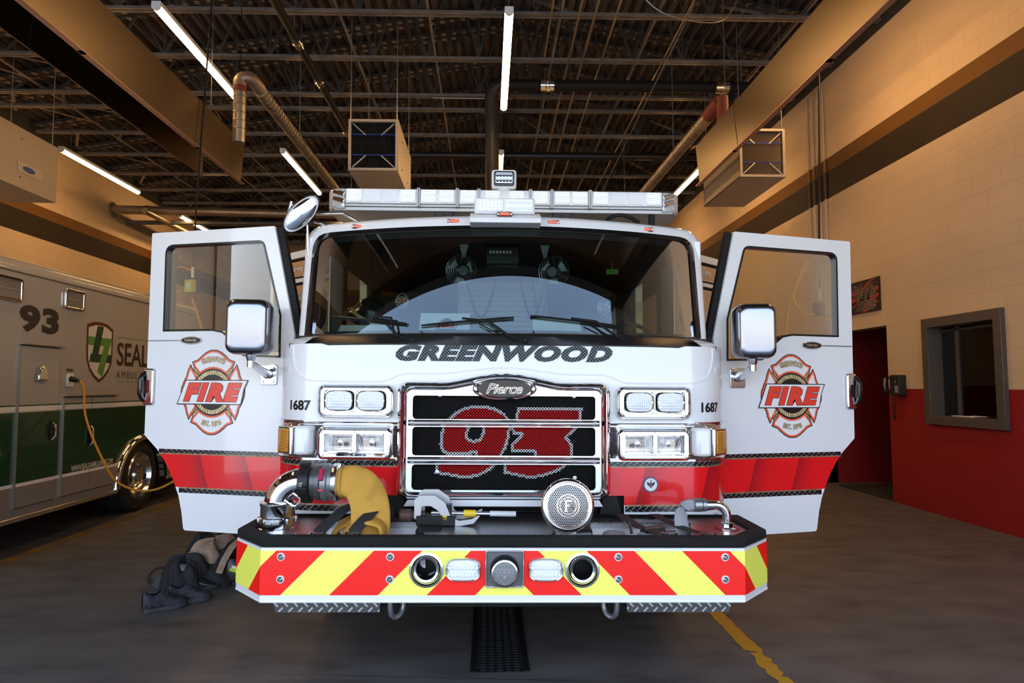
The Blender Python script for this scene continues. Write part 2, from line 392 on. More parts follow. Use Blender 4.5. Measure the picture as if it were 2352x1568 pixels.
JY = [1.2, 2.4, 3.6, 4.8, 6.0, 7.21, 8.43, 9.65, 10.91, 11.48, 12.67, 13.88, 15.15, 16.4, 17.6, 18.8, 20.0, 21.2, 22.4]
for i, y in enumerate(JY):
    o = jt if i == 0 else copy_tree(jt); o.location = (0, y, 6.2)
# ---- bridging: light channels running lengthwise plus slanted struts
def channel(x, z, y0, y1, label, m=JM, s_=.04):
    return tag(MB().bx(x - s_ / 2, x + s_ / 2, y0, y1, z, z + .008).bx(x - s_ / 2, x - s_ / 2 + .006, y0, y1, z, z + s_).build('bridging_angle', m, smooth=False), label, 'roof bridging', 'lengthwise bridging angles between the joists')
for x in (-7.1, -5.6, -4.9, -1.9, -.75, .95, 2.2, 4.1): channel(x, 6.26, 5, YB, 'steel bridging angle running lengthwise over the joist bottom chords', JM)
for x in (-6.3, -3.2, -1.2, 1.6, 3.4): channel(x, min(6.9, deck_z(x) - .16), 5, YB, 'steel bridging angle high up between the joist webs', JM2, .05)
sb = None; rnd = random.Random(3)
for x in (-7.6, -6.8, -5.9, -5.2, -2.4, 1.2, 3.9):
    for k in range(6, 15, 2 if x > -5 else 1):
        y0, y1 = JY[k], JY[k + 1]
        if sb is None:
            sb = tag(MB().bar((0, 0, .03), (.55, .9, .75), .05, .006).bar((0, 0, .03), (.55, .9, .75), .006, .05).build('diagonal_strut', JM, smooth=False), 'slanted steel strut bracing one roof joist', 'brace', 'slanted struts bracing the roof joists'); o = sb
        else: o = sb.copy(); COL.objects.link(o)
        o.location = (x, y0, 6.2); o.scale = (1 if k % 2 else -1, 1, min(1, (deck_z(x - .55 if x < 0 else x + .55) - 6.33) / .75))
# ---- hung tube lights
TUBE = emis('tube_light', (1.0, .56, .22), 50)
def tube_light(x, y, z, label, group='hung tube lights'):
    t = tag(empty('tube_light', (x, y, z)), label, 'ceiling light', group)
    pr = [(.045 * cos(a), -.045 * sin(a)) for a in [pi * k / 10 for k in range(11)]]
    MB().prism(pr, 0, 2.44, lambda u, v, q: (u, q, v)).build('diffuser', TUBE, t)
    MB().bx(-.047, .047, -.02, 2.46, .001, .05).build('housing', WHITEPL, t, bevel=.004)
    for e0 in (-.02, 2.44): MB().prism(pr, 0, .02, lambda u, v, q: (u * 1.05, e0 + q, v * 1.05)).build('end_cap', WHITEPL, t)
    for yy in (.25, 2.2): MB().tube([(0, yy, .05), (0, yy, 6.2 - z)], .004, 5).build('hanger_wire', DARKMETAL, t)
    return t
for x, y, l in ((.23, 6.85, 'glowing tube light hung over the fire engine cab, nearest of the middle line'), (-3.37, 6.85, 'glowing tube light beside the left heater hood, nearest of its line'),
                (-3.37, 11.15, 'glowing tube light left of the hanging filter box, above the round mirror'), (-6.94, 11.15, 'glowing tube light above the ambulance beside the left wall'),
                (-6.94, 15.45, 'short looking tube light far back along the left wall'), (.23, 11.15, 'glowing tube light behind the rooftop spotlight'),
                (3.83, 11.15, 'glowing tube light right of the light bar behind the right heater hood'), (3.83, 15.45, 'tube light at the far back of the right line'),
                (.23, 15.45, 'tube light at the far back of the middle line'), (-3.37, 15.45, 'tube light at the far back of the line beside the left heater'),
                (3.83, 3.2, 'tube light overhead near the office window'), (4.0, 6.45, 'tube light hidden above the right heater shield'), (-3.37, 2.6, 'tube light overhead between ambulance and fire engine'), (-6.94, 5.6, 'tube light overhead beside the ambulance')):
    tube_light(x, y, 5.36, l)
# ---- radiant heater hoods
HM = mat('heater_sheet_metal', (.24, .185, .13), .30, 1.0, bump=(2.0, .05))
HM2 = mat('heater_lip', (.62, .42, .34), .35, .8)
def heater(xi, xo, y0, y1, zb, label, both=True):
    """xi = side towards the room middle"""
    t = tag(empty('radiant_heater', ((xi + xo) / 2, y0, zb)), label, 'heater', 'hanging radiant heaters'); t.scale = (1, 1, .8); cx = (xi + xo) / 2
    L = y1 - y0; s = 1 if xi > xo else -1; hw = abs(xi - xo) / 2
    cuts = [0, L * .27, L * .56, L * .83, L]
    for k in range(4):
        e = .004 * (k % 2)
        a, b = cuts[k] - .03, cuts[k + 1] + (0 if k == 3 else .03)
        MB().prism([(s * (hw + e), 0), (s * (hw + e - .012), .0), (s * (hw * 1.25 + e - .012), .62), (s * (hw * 1.25 + e), .62)], a, b, lambda u, v, q: (u, q, v)).build('side_panel', HM, t)
        MB().bx(min(s * (hw + e), s * (hw + e + .05)), max(s * (hw + e), s * (hw + e + .05)), a, b, -.012, .0).build('bottom_lip', HM2, t)
        if both:
            bb = b - (.30 if k == 3 else 0)
            MB().prism([(-s * (hw + e), 0), (-s * (hw + e - .012), 0), (-s * (hw * .96 + e - .012), .62), (-s * (hw * .96 + e), .62)], a, bb, lambda u, v, q: (u, q, v)).build('side_panel', HM, t)
    MB().prism([(-hw * 1.25, .62), (-hw * .3, .80), (hw * .3, .80), (hw * 1.25, .62), (hw * 1.2, .61), (hw * .28, .765), (-hw * .28, .765), (-hw * 1.2, .61)], 0, L, lambda u, v, q: (u, q, v)).build('top_reflector', mat('reflector_top', (.55, .40, .18), .35, .7), t)
    MB().tube([(0, .1, .5), (0, L - .2, .5)], .05, 12).build('burner_tube', DARKMETAL, t)
    mb = MB()
    for yy in (.6, L * .5, L - .5):
        mb.tube([(-.12, yy, .76), (0, yy, 1.0), (.12, yy, .76)], .006, 5); mb.tube([(0, yy, 1.0), (0, yy, (6.2 - zb) / .8)], .005, 5)
    mb.build('hanging_chain', DARKMETAL, t)
    return t
heater(-3.04, -3.38, .8, 8.36, 3.975, 'long sheet metal radiant heater hood hanging over the left side')
heater(2.664, 3.0, .8, 8.32, 3.975, 'long sheet metal radiant heater hood hanging along the right wall', False)
# ---- hanging air filter boxes
BM = mat('filter_box_enamel', (.46, .40, .32), .5, .1); FILM = mat('filter_media_dark', (.03, .03, .035), .9); FILL = mat('filter_media_tan', (.38, .30, .20), .9)
def air_box(x0, x1, y0, y1, z0, z1, label, media, sticker=False, blue=True):
    t = tag(empty('air_filter_box', ((x0 + x1) / 2, y0, z0)), label, 'air cleaner', 'hanging air cleaners'); W = (x1 - x0) / 2; H = z1 - z0; L = y1 - y0
    MB().bx(-W, -W + .02, .02, L, 0, H).bx(W - .02, W, .02, L, 0, H).bx(-W, W, .02, L, 0, .02).bx(-W, W, .02, L, H - .02, H).bx(-W, W, L - .02, L, 0, H).build('housing', BM, t, bevel=.004)
    MB().ring([(-W, 0), (W, 0), (W, H), (-W, H)], [(-W + .035, .035), (W - .035, .035), (W - .035, H - .035), (-W + .035, H - .035)], 0, .03, XZ(0)).build('front_frame', BM, t, bevel=.003)
    n = 22; pts = []
    for k in range(n * 2 + 1): pts.append((-W + .03 + (2 * W - .06) * k / (2 * n), .05 if k % 2 else .10))
    MB().grid(lambda i, j: (pts[i][0], pts[i][1], (.03, H - .03)[j]), len(pts), 2).build('pleated_filter', media, t, smooth=False)
    mb = MB()
    for s in (-1, 1):
        for zc, zz in ((H - .05, H * .70), (.05, H * .30)): mb.bar((s * (W - .05), .035, zc), (s * .1, .035, zz), .012, .03, up=(0, 1, 0))
    mb.build('retainer_wire', mat('retainer', (.6, .55, .47), .4, .5), t)
    if blue: MB().bx(-W + .03, W - .03, .025, .035, H * .70, H * .70 + .016).bx(-W + .03, W - .03, .025, .035, H * .30, H * .30 + .016).build('blue_band', mat('blue_band', (.01, .03, .25), .5), t)
    mb = MB()
    for xx in (-W + .02, W - .02):
        for yy in (.05, L - .1): mb.tube([(xx, yy, H), (xx, yy, deck_z((x0 + x1) / 2 + xx) - z0 - .01)], .006, 6)
    mb.build('threaded_rod', BRUSH, t)
    mb = MB()
    for yy in (.3 * L, .7 * L):
        for zz in (.15, H - .15): mb.lathe([(.012, -.006), (.012, .003)], (W + .003, yy, zz), (1, 0, 0), 8)
    mb.build('screw', DARKMETAL, t)
    return t
air_box(-1.80, -1.16, 8.72, 10.2, 4.27, 4.95, 'cream air cleaner box with dark pleated filter, hanging over the cab roof', FILM)
air_box(3.42, 4.05, 8.95, 10.5, 4.29, 4.96, 'cream air cleaner box with tan pleated filter behind the right heater hood', FILL)
ab = air_box(-7.05, -6.40, 7.6, 10.2, 4.22, 5.05, 'cream air cleaner box by the left wall with a small blue sticker', FILM)
MB().bx(.329, .332, 1.75, 2.25, .22, .36).build('sticker', mat('sticker_white', (.55, .5, .42), .5), ab)
MB().prism([(1.98 + .13 * cos(a), .29 + .04 * sin(a)) for a in [2 * pi * k / 16 for k in range(16)]], 0, .002, YZ(.332)).build('sticker', mat('sticker_blue', (.02, .08, .35), .5), ab)
MB().bx(.325, .35, 1.3, 1.36, .02, .8).build('seam_strip', BM, ab)
# ---- ducts and pipes
def hang(t, o, a, b):
    for f in (.25, .8):
        c = a + (b - a) * f; top = deck_z(o.x + c.x) - o.z
        if top > c.z + .1: MB().tube([c, (c.x, c.y, top)], .005, 5).build('pipe_hanger', DARKMETAL, t)
def spiral(path, r, label, name='spiral_duct', rings=.09, m=GALV):
    t = tag(empty(name, path[0]), label, 'duct' if 'duct' in name else 'pipe')
    o = Vector(path[0]); P = [Vector(p) - o for p in path]
    mb = MB(); mb.tube(smooth_path(P, 4) if len(P) > 2 else P, r, 14)
    hang(t, o, P[-2], P[-1])
    L = (P[-1] - P[-2]); n = int(L.length / rings); d = L.normalized()
    if rings > 0:
        for k in range(n):
            c = P[-2] + d * k * rings; mb.lathe([(r, -.006), (r + .005, 0), (r, .006)], c, d, 14, capa=False, capb=False)
        pass
    mb.build('pipe_run', m, t)
    return t
spiral([(-2.52, 7.48, 4.76), (-2.52, 13.8, 4.76)], .070, 'galvanised spiral duct running back from the left heater hood')
spiral([(-2.70, 7.36, 4.73), (-2.70, 7.36, 4.13)], .066, 'short upright duct joining the left heater hood')
spiral([(2.656, 7.92, 4.70), (2.58, 13.8, 4.70)], .072, 'galvanised spiral duct running back from the right heater hood')
rc = mat('red_sealant', (.17, .028, .015), .6)
tag(MB().lathe([(.068, -.04), (.075, 0), (.068, .04)], (-2.70, 7.36, 4.73), (0, 0, 1), 16, capa=False, capb=False).build('duct_collar', rc), 'red sealed collar at the top of the upright left duct', 'collar')
tag(MB().tube(smooth_path([(-2.70, 7.36, 4.74), (-2.69, 7.36, 4.83), (-2.60, 7.38, 4.86), (-2.54, 7.46, 4.81), (-2.52, 7.53, 4.76)], 5), .070, 14).build('duct_elbow', mat('elbow_rust', (.28, .2, .14), .45, .6)), 'rusty duct elbow above the left heater hood', 'duct elbow')
tag(MB().tube([(2.72, 7.70, 4.79), (2.65, 7.93, 4.70)], .078, 14).tube([(2.736, 7.66, 4.42), (2.736, 7.66, 4.83)], .068, 14).build('duct_elbow', rc), 'red sealed duct elbow above the right heater hood', 'duct elbow')
def coupled(path, r, label, spots, m=BLACK):
    t = tag(empty('sprinkler_pipe', path[0]), label, 'pipe'); o = Vector(path[0])
    MB().tube([Vector(p) - o for p in path], r, 12).build('pipe_run', m, t)
    d = (Vector(path[-1]) - Vector(path[-2])).normalized(); hang(t, o, Vector(path[-2]) - o, Vector(path[-1]) - o)
    for s in spots:
        MB().lathe([(r + .012, -.10), (r + .012, -.03), (r + .022, -.02), (r + .022, .02), (r + .012, .03), (r + .012, .10)], Vector(path[-2]) - o + d * s, d, 12).build('coupling', CHROME, t)
    return t
coupled([(-2.38, 5.5, 5.8), (-2.38, 16.5, 5.8)], .05, 'black pipe with bright couplings running back left of the middle light', (2.9, 4.0, 5.9))
coupled([(3.72, 10.0, 5.85), (3.72, 18, 5.85)], .06, 'black pipe with a bright coupling running back behind the right heater', (2.0,))
coupled([(.05, 9.95, 5.98), (XR - .3, 9.95, 5.98)], .085, 'thick black pipe crossing the bay above the middle light', (.85, 3.5))
tag(MB().tube(smooth_path([(.35, 9.95, 5.98), (.18, 9.95, 5.97), (.08, 9.97, 5.88), (.07, 10.0, 5.7)], 5) + [Vector((.07, 10.0, 3.2))], .105, 14).build('exhaust_hose', mat('exhaust_black', (.016, .014, .013), .45)), 'thick black upright exhaust pipe dropping behind the light bar', 'exhaust pipe')
tag(MB().tube([(XL + .05, 15.3, 5.45), (-2.6, 15.3, 5.33)], .095, 14).build('flue_pipe', GALV), 'grey flue pipe crossing level from the left wall towards the cab', 'pipe')
tag(MB().lathe([(.17, 0), (.17, .03), (.1, .05), (.1, .12)], (XL, 15.3, 5.45), (1, 0, 0), 18).build('wall_flange', GALV), 'round flange where the flue pipe meets the left wall', 'flange')
tag(MB().tube([(-7.4, 14.8, 5.30), (-7.4, 19.5, 5.30)], .07, 12).build('flue_pipe', GALV), 'thinner flue pipe slanting back under the level flue pipe', 'pipe')
for k, yy in enumerate((12.2,)):
    tag(MB().lathe([(.1, -.04), (.1, .04)], (-7.6, 15.3, 5.44), (1, 0, 0), 14, capa=False, capb=False).build('duct_collar', rc), 'red collar on the level flue pipe near the left wall', 'collar')
tag(MB().tube([(XL + .01, 15.9, 5.30), (-1.4, 15.9, 5.30)], .05, 10).build('water_pipe', DARKMETAL), 'dark pipe crossing level behind the grey flue pipe', 'pipe')
tag(MB().tube([(-2.0, 13.0, 5.95), (XR, 13.0, 5.95)], .07, 10).build('water_pipe', BLACKTRIM), 'black pipe crossing the bay behind the filter box', 'pipe')
for i, (a, b, r) in enumerate((((.8, 9.2, 6.05), (.8, 6.2, 6.15), .012), ((-2.9, 7.6, 6.1), (1.9, 7.6, 6.1), .014), ((-.9, 10.91, 6.186), (.4, 10.91, 6.186), .014))):
    tag(MB().tube([a, b], r, 6).build('conduit', GALV), 'thin ceiling conduit running %s' % ('lengthwise right of the middle light', 'crossways in front of the nearest joists', 'crossways behind the middle light')[i], 'conduit')
for i, x in enumerate((1.15, 1.35, 1.62, 2.5)):
    tag(MB().tube([(x, 7.5, 6.12), (x + .1, 20, 6.12)], .014, 6).build('conduit', GALV), 'bright conduit running back along the ceiling right of the middle light', 'conduit', 'parallel ceiling conduits right of the middle light')
tag(MB().tube([(2.52, 7.9, 6.1), (1.52, 11.6, 3.9)], .008, 6).build('cable', DARKMETAL), 'thin cable slanting down from the ceiling towards the light bar', 'cable')
tag(MB().tube(smooth_path([(1.6, 7.4, 6.1), (2.0, 7.5, 5.75), (2.7, 7.6, 5.7), (3.0, 7.7, 6.1)], 6), .006, 5).build('cable', GALV), 'thin loose wire sagging under the joists near the right heater', 'cable')
# ---- conduits, phone, sign on the right wall
for i, y in enumerate((9.95, 10.12, 10.29, 10.46)):
    t = tag(empty('wall_conduit', (XR - .02, y, 0)), 'painted conduit running up the block wall beside the cord drop', 'conduit', 'row of painted conduits on the right wall')
    def cseg(a, b, m, nm='conduit_run'): MB().tube([(0, 0, a), (0, 0, b)], .014, 8).build(nm, m, t)
    cb = mat('wall_beige', (.52, .43, .34), .6); cseg(2.2, 4.267, cb); cseg(4.267, 4.674, mat('wall_dark', (.075, .05, .032), .6)); cseg(4.674, 4.877, mat('wall_ochre', (.29, .14, .04), .6)); cseg(4.877, 6.0, cb)
    MB().lathe([(.02, -.03), (.022, 0), (.02, .03)], (0, 0, 5.0), (0, 0, 1), 8).build('coupling', cb, t)
PY = 8.30
ph = tag(empty('wall_phone', (XR, PY, 1.36)), 'black push button wall phone beside the alcove opening', 'telephone')
MB().prism(rrect(-.11, .09, -.02, .235, .02), -.09, 0, lambda u, v, q: (q, u, v)).build('phone_body', mat('phone_black', (.02, .02, .021), .35), ph, bevel=.004)
MB().tube(smooth_path([(-.10, .115, .01), (-.145, .125, .05), (-.15, .13, .11), (-.145, .125, .17), (-.10, .115, .215)], 4), [.024] * 3 + [.028] * 3 + [.02] * 8 + [.028] * 3, 10).build('handset', BLACKGLOSS, ph) if False else MB().tube([(-.09, .115, .02), (-.13, .12, .04), (-.14, .125, .11), (-.13, .12, .19), (-.09, .115, .21)], [.026, .03, .02, .03, .026], 10).build('handset', BLACKGLOSS, ph)
mb = MB()
for i in range(3):
    for j in range(4): mb.bx(-.097, -.09, -.04 - .022 * i, -.025 - .022 * i, .02 + .022 * j, .034 + .022 * j)
mb.build('keypad', mat('key_grey', (.45, .44, .42), .5), ph)
MB().lathe([(.016, 0), (.016, .005)], (-.09, -.03, .15), (-1, 0, 0), 12).build('badge', BRUSH, ph)
mb = MB(); P = []
for k in range(90):
    t_ = k / 89; yy = .11 - .06 * t_; zz = -.02 - .3 * sin(pi * t_) ** .6 if True else 0
    P.append((-.05 + .008 * cos(k * 1.6), yy + .008 * sin(k * 1.6), zz))
mb.tube(P, .005, 5).build('curly_cord', BLACK, ph)
tag(MB().bx(XR - .004, XR, PY - .02, PY + .055, 1.605, 1.70).build('note', mat('note_tan', (.55, .35, .12), .6, var=(40, (.8, .6, .35), .45, .6))), 'small tan sticker on the wall above the phone', 'sticker')
# banner over the opening
sg = tag(empty('wall_sign', (XR - .012, 9.3, 2.45)), 'black and red flame sign reading Pride of the Southside over the alcove opening', 'sign')
S0, S1, SH = -.65, .70, .44
mpS = lambda u, v, q: (-q, -u, v)     # u to the right as seen from the room
MB().bx(-.012, .011, S0, S1, 0, SH).build('sign_board', mat('sign_black', (.018, .012, .012), .35), sg)
mb = MB(); fr_ = random.Random(5)
for k in range(7):
    u0 = -.68 + .19 * k; v0 = .02 + .10 * (k % 4); L = .5 + .2 * fr_.random()
    pts = []; nn = 14
    for i in range(nn + 1):
        t_ = i / nn; cu = u0 + L * t_; cv = v0 + .06 * sin(t_ * 5 + k) + .05 * t_; wdt = .035 * (1 - t_) + .004
        pts.append((cu, cv, wdt))
    poly = [(a, min(max(b + c_, .005), SH - .005)) for a, b, c_ in pts] + [(a, min(max(b - c_, .005), SH - .005)) for a, b, c_ in reversed(pts)]
    poly = [(min(max(a, -S1 + .01), -S0 - .01), b) for a, b in poly]
    n_ = len(pts)
    for i in range(n_ - 1): mb.add([mpS(*poly[i], .014), mpS(*poly[i + 1], .014), mpS(*poly[2 * n_ - 2 - i], .014), mpS(*poly[2 * n_ - 1 - i], .014)], [(0, 1, 2, 3)])
mb.build('flame_graphic', mat('flame_red', (.42, .03, .015), .4), sg)
mb = MB()
for txt, cy, wd, cu in (('Pride of the', .29, .56, .30), ('Southside', .12, .48, .33)):
    text_into(mb, txt, wd, .17, mpS, 0, .45, .035, .9, 0, .016, cu, cy); text_into(mb, txt, wd, .17, mpS, 1, .45, .012, .9, 0, .018, cu, cy)
mb.build('lettering', [mat('letter_cream', (.62, .55, .45), .5), mat('letter_dark', (.05, .03, .03), .5)], sg, smooth=False)
# ---- cord drops
def cord_drop(top, bot, label, rz, yellow_face):
    t = tag(empty('cord_drop', bot), label, 'cord drop'); b = Vector(bot)
    MB().tube([Vector(top) - b, Vector(((top[0] - b.x) * .15, (top[1] - b.y) * .15, .9)), (0, 0, .14)], .009, 8).build('cable', BLACK, t)
    MB().tube([(0, 0, .06), (0, 0, .16)], .014, 10).build('strain_relief', WHITEPL, t)
    q = empty('outlet_box', (0, 0, 0), t, rz)
    MB().bx(-.05, .05, -.045, .0, -.08, .03).build('box_back', mat('outlet_blue', (.012, .02, .10), .5), q, bevel=.004)
    MB().bx(-.05, .05, .0, .05, -.085, .035).build('box_front', mat('outlet_yellow', (.62, .58, .03), .5), q, bevel=.006)
    MB().bx(-.03, .03, .0505, .052, -.05, .0).build('box_label', WHITEPL, q)
    return t
cord_drop((4.1, 8.0, 6.1), (2.99, 6.0, 2.18), 'black cord drop with yellow and blue outlet box, seen through the right cab door window', -.9, 1)
cord_drop((-2.85, 7.0, 6.1), (-2.83, 6.6, 2.47), 'black cord drop with yellow outlet box, seen through the left cab door window', 2.7, 1)
ym = mat('cord_yellow', (.72, .42, .03), .5); om = mat('cord_orange', (.66, .27, .02), .5)
tag(MB().tube(smooth_path([(2.93, 6.0, 2.10), (2.82, 5.98, 2.12), (2.74, 5.98, 2.25), (2.80, 5.99, 2.42), (2.86, 6.0, 2.55), (2.93, 6.0, 2.57), (2.86, 6.02, 2.5), (2.76, 6.02, 2.3), (2.70, 6.02, 2.1), (2.66, 6.02, 1.7), (2.62, 6.0, 1.2)], 6), .010, 8).build('power_cord', ym), 'yellow power cord looped from the outlet box right of the cab', 'cord')
tag(MB().tube(smooth_path([(-2.85, 6.62, 2.6), (-2.95, 6.63, 2.64), (-3.02, 6.62, 2.60), (-3.08, 6.6, 2.45), (-3.12, 6.58, 2.30), (-3.06, 6.57, 2.30), (-2.96, 6.57, 2.38), (-2.9, 6.57, 2.4)], 6), .010, 8).build('power_cord', om), 'orange cord looped at the outlet box left of the cab', 'cord')
AX = -4.18
tag(MB().tube(smooth_path([(AX + .05, 6.96, 1.56), (AX + .14, 6.98, 1.5), (AX + .22, 6.9, 1.2), (AX + .45, 6.75, .85), (-3.45, 6.6, .58), (-3.1, 6.6, .53), (-2.75, 6.62, .8), (-2.6, 6.62, 1.3), (-2.7, 6.62, 1.9), (-2.84, 6.62, 2.34)], 8), .011, 8).build('power_cord', om), 'orange power cord hanging in a loop from the ambulance side inlet', 'cord')
# ---- floor: trench drain, yellow lines
gr = tag(empty('trench_drain', (.06, 3.63, 0)), 'black cast trench drain grate in the floor under the bumper', 'drain')
MB().bx(-.155, -.125, 0, 12, -.002, .008).bx(.125, .155, 0, 12, -.002, .008).bx(-.125, .125, -.0, .008, 0, .006).build('drain_frame', mat('drain_frame', (.02, .02, .021), .4, .5), gr)
MB().bx(-.125, .125, 0, 12, .0005, .0015).build('drain_channel', mat('drain_pit', (.004, .004, .004), .8), gr)
mb = MB()
y = .02
while y < 6:
    mb.bx(-.122, .122, y, y + .012, .002, .008)
    for xx in (-.11, -.065, -.022, .022, .065, .11):
        mb.bx(xx - .007, xx + .007, y, y + .034, .002, .0085)
    y += .036
tag(mb.build('grate_bars', mat('grate_iron', (.05, .052, .055), .35, .7), gr, smooth=False), kind=None)
ylm = mat('yellow_floor_paint', (.50, .26, .015), .5)
ny = NG(ylm); nz = ny.noise(9, 6)
ylm2 = mat('worn_yellow_paint', (.17, .10, .012), .55, var=(5, (.08, .06, .035), .40, .6))
rg = random.Random(11); L_, R_ = [], []; y = 3.42
while y < 16:
    wob = (.024 if y < 3.9 else .009) if y < 4.6 else .001
    L_.append((1.425 + rg.uniform(-.2, 1) * wob, y)); R_.append((1.525 - rg.uniform(-.2, 1) * wob, y)); y += .045 if y < 4.8 else 1.0
mb = MB()
for i in range(len(L_) - 1):
    yy = L_[i][1]
    a, b = L_[i], R_[i]
    if 3.50 < yy < 3.53: b = (b[0] - .03, b[1])
    if 3.80 < yy < 3.84: a = (a[0] + .06, a[1])
    if 4.05 < yy < 4.08: b = (b[0] - .04, b[1])
    mb.add([(*a, .0025), (*b, .0025), (*R_[i + 1], .0025), (*L_[i + 1], .0025)], [(0, 1, 2, 3)])
struct(mb.build('trim_2', ylm, smooth=False))
struct(MB().prism([(-4.20, 5.6), (-4.09, 5.6), (-3.97, 11.0), (-4.08, 11.0)], 0, .0025, XY(0)).build('trim_3', ylm2, smooth=False))
struct(MB().prism([(-5.9, 11.2), (-5.8, 11.1), (-2.5, 10.2), (-2.5, 10.35)], 0, .0025, XY(0)).build('trim_4', mat('pale_line', (.4, .25, .18), .6), smooth=False))
# ---- outside: apron and lawn
struct(MB().bx(-60, 60, -90, YF - .2, -.2, -.01).build('ground_apron', mat('apron_concrete', (.42, .40, .37), .8, var=(.3, (.5, .48, .44), .3, .7)), smooth=False))
struct(MB().bx(9, 58, -88, -22, -.1, -.004).build('ground_lawn', mat('lawn', (.16, .18, .06), .9, var=(.2, (.2, .24, .07), .3, .7)), smooth=False))
# ================================================================== THE FIRE ENGINE
from mathutils.geometry import tessellate_polygon
TW = Matrix.Translation((.065, 3.08, 0)) @ (Matrix.Rotation(-.012, 4, 'Z') @ Matrix.Rotation(.011, 4, 'Y'))
FE = empty('fire_engine'); FE.matrix_world = TW
tag(FE, 'white and red fire engine facing the viewer with both front doors open', 'fire engine')
def plate(mb, outer, holes, w0, w1, mp, m=0, ms=None):
    loops = [outer] + list(holes); flat = [p for l in loops for p in l]
    tris = tessellate_polygon([[Vector((p[0], p[1], 0)) for p in l] for l in loops]); n = len(flat)
    mb.add([mp(u, v, w0) for u, v in flat] + [mp(u, v, w1) for u, v in flat], [tuple(t) for t in tris] + [tuple(n + i for i in t) for t in tris], m)
    for l in loops:
        k = len(l); mb.add([mp(u, v, w0) for u, v in l] + [mp(u, v, w1) for u, v in l], [(i, (i + 1) % k, k + (i + 1) % k, k + i) for i in range(k)], m if ms is None else ms)
    return mb
def roundpoly(pts, r, n=5):
    out = []; N = len(pts); rr = r if isinstance(r, (list, tuple)) else [r] * N
    for i in range(N):
        a, b, c = Vector(pts[i - 1]), Vector(pts[i]), Vector(pts[(i + 1) % N])
        if rr[i] <= 0: out.append(tuple(b)); continue
        d1, d2 = (a - b).normalized(), (c - b).normalized(); ang = d1.angle(d2); t = min(rr[i] / math.tan(ang / 2), (a - b).length * .45, (c - b).length * .45)
        p, q = b + d1 * t, b + d2 * t
        for k in range(n + 1):
            f = k / n; out.append(tuple((1 - f) ** 2 * p + 2 * f * (1 - f) * b + f * f * q))
    return out
def inset(poly, d):
    """offset of a closed outline (positive = inwards)"""
    N = len(poly); A = sum(poly[i][0] * poly[(i + 1) % N][1] - poly[(i + 1) % N][0] * poly[i][1] for i in range(N)); sg_ = 1 if A > 0 else -1; out = []
    for i in range(N):
        a, b, c = Vector(poly[i - 1]), Vector(poly[i]), Vector(poly[(i + 1) % N])
        if (b - a).length < 1e-7 or (c - b).length < 1e-7: n_ = None
        e1 = (b - a); e2 = (c - b)
        if e1.length < 1e-7: e1 = e2
        if e2.length < 1e-7: e2 = e1
        e1 = e1.normalized(); e2 = e2.normalized()
        n1 = Vector((-e1.y, e1.x)) * sg_; n2 = Vector((-e2.y, e2.x)) * sg_; mm = (n1 + n2)
        if mm.length < 1e-6: mm = n1
        mm.normalize(); k = max(mm.dot(n1), .5); out.append(tuple(b + mm * d / k))
    return out
# ---- cab front plan curve, walked by arc length s from the middle
_h = []
for k in range(41):
    x = .98 * k / 40; _h.append((x, .56 + .035 * (x / .98) ** 2))
for k in range(1, 25):
    a = radians(90) * k / 24; _h.append((.98 + .29 * sin(a), .595 + .34 * (1 - cos(a))))
_h.append((1.27, 1.02))
_S = [0]
for i in range(1, len(_h)): _S.append(_S[-1] + hypot(_h[i][0] - _h[i - 1][0], _h[i][1] - _h[i - 1][1]))
SMAX = _S[-1]
def cab(s, z, off=0):
    a = min(abs(s), SMAX - 1e-4); sg_ = 1 if s >= 0 else -1
    lo = 0
    for i in range(1, len(_S)):
        if _S[i] >= a: lo = i - 1; break
    f = (a - _S[lo]) / (_S[lo + 1] - _S[lo]); (x0, y0), (x1, y1) = _h[lo], _h[lo + 1]
    x, y = x0 + (x1 - x0) * f, y0 + (y1 - y0) * f
    # smooth normal from neighbours
    i0, i1 = max(lo - 1, 0), min(lo + 2, len(_h) - 1); dx, dy = _h[i1][0] - _h[i0][0], _h[i1][1] - _h[i0][1]; L = hypot(dx, dy); nx, ny = dy / L, -dx / L
    if lo == 0: nx, ny = 0, -1
    return (sg_ * (x + nx * off), y + ny * off + max(0, z - 1.47) * .13 * max(0, -ny), z)
mpc = lambda u, v, q: cab(u, v, q)
def livery(name, lat, period, phase, slant, red=(.80, .012, .014), dark=(.20, .01, .018)):
    m = mat(name, (.8, .8, .8), .2, 0, .7); g = NG(m)
    u = lat(g); zr = g.op('SUBTRACT', g.z, .85)
    k = g.op('FRACT', g.op('DIVIDE', g.op('SUBTRACT', g.op('SUBTRACT', u, g.op('MULTIPLY', zr, slant)), phase), period))
    f = g.op('MULTIPLY', g.op('POWER', g.op('SUBTRACT', 1.0, k), 4.0), .75)
    rc_ = g.mix(f, red, dark)
    inb = g.op('MULTIPLY', g.op('GREATER_THAN', g.z, .85), g.op('LESS_THAN', g.z, 1.047))
    g.setc(g.mix(inb, (.80, .81, .82), rc_)); return m
LIV = livery('cab_livery', lambda g: g.op('ABSOLUTE', g.x), .355, .70, .30)
LIVD = livery('door_livery', lambda g: g.op('SUBTRACT', g.op('ABSOLUTE', g.x), 1.28), .30, .20, .30)
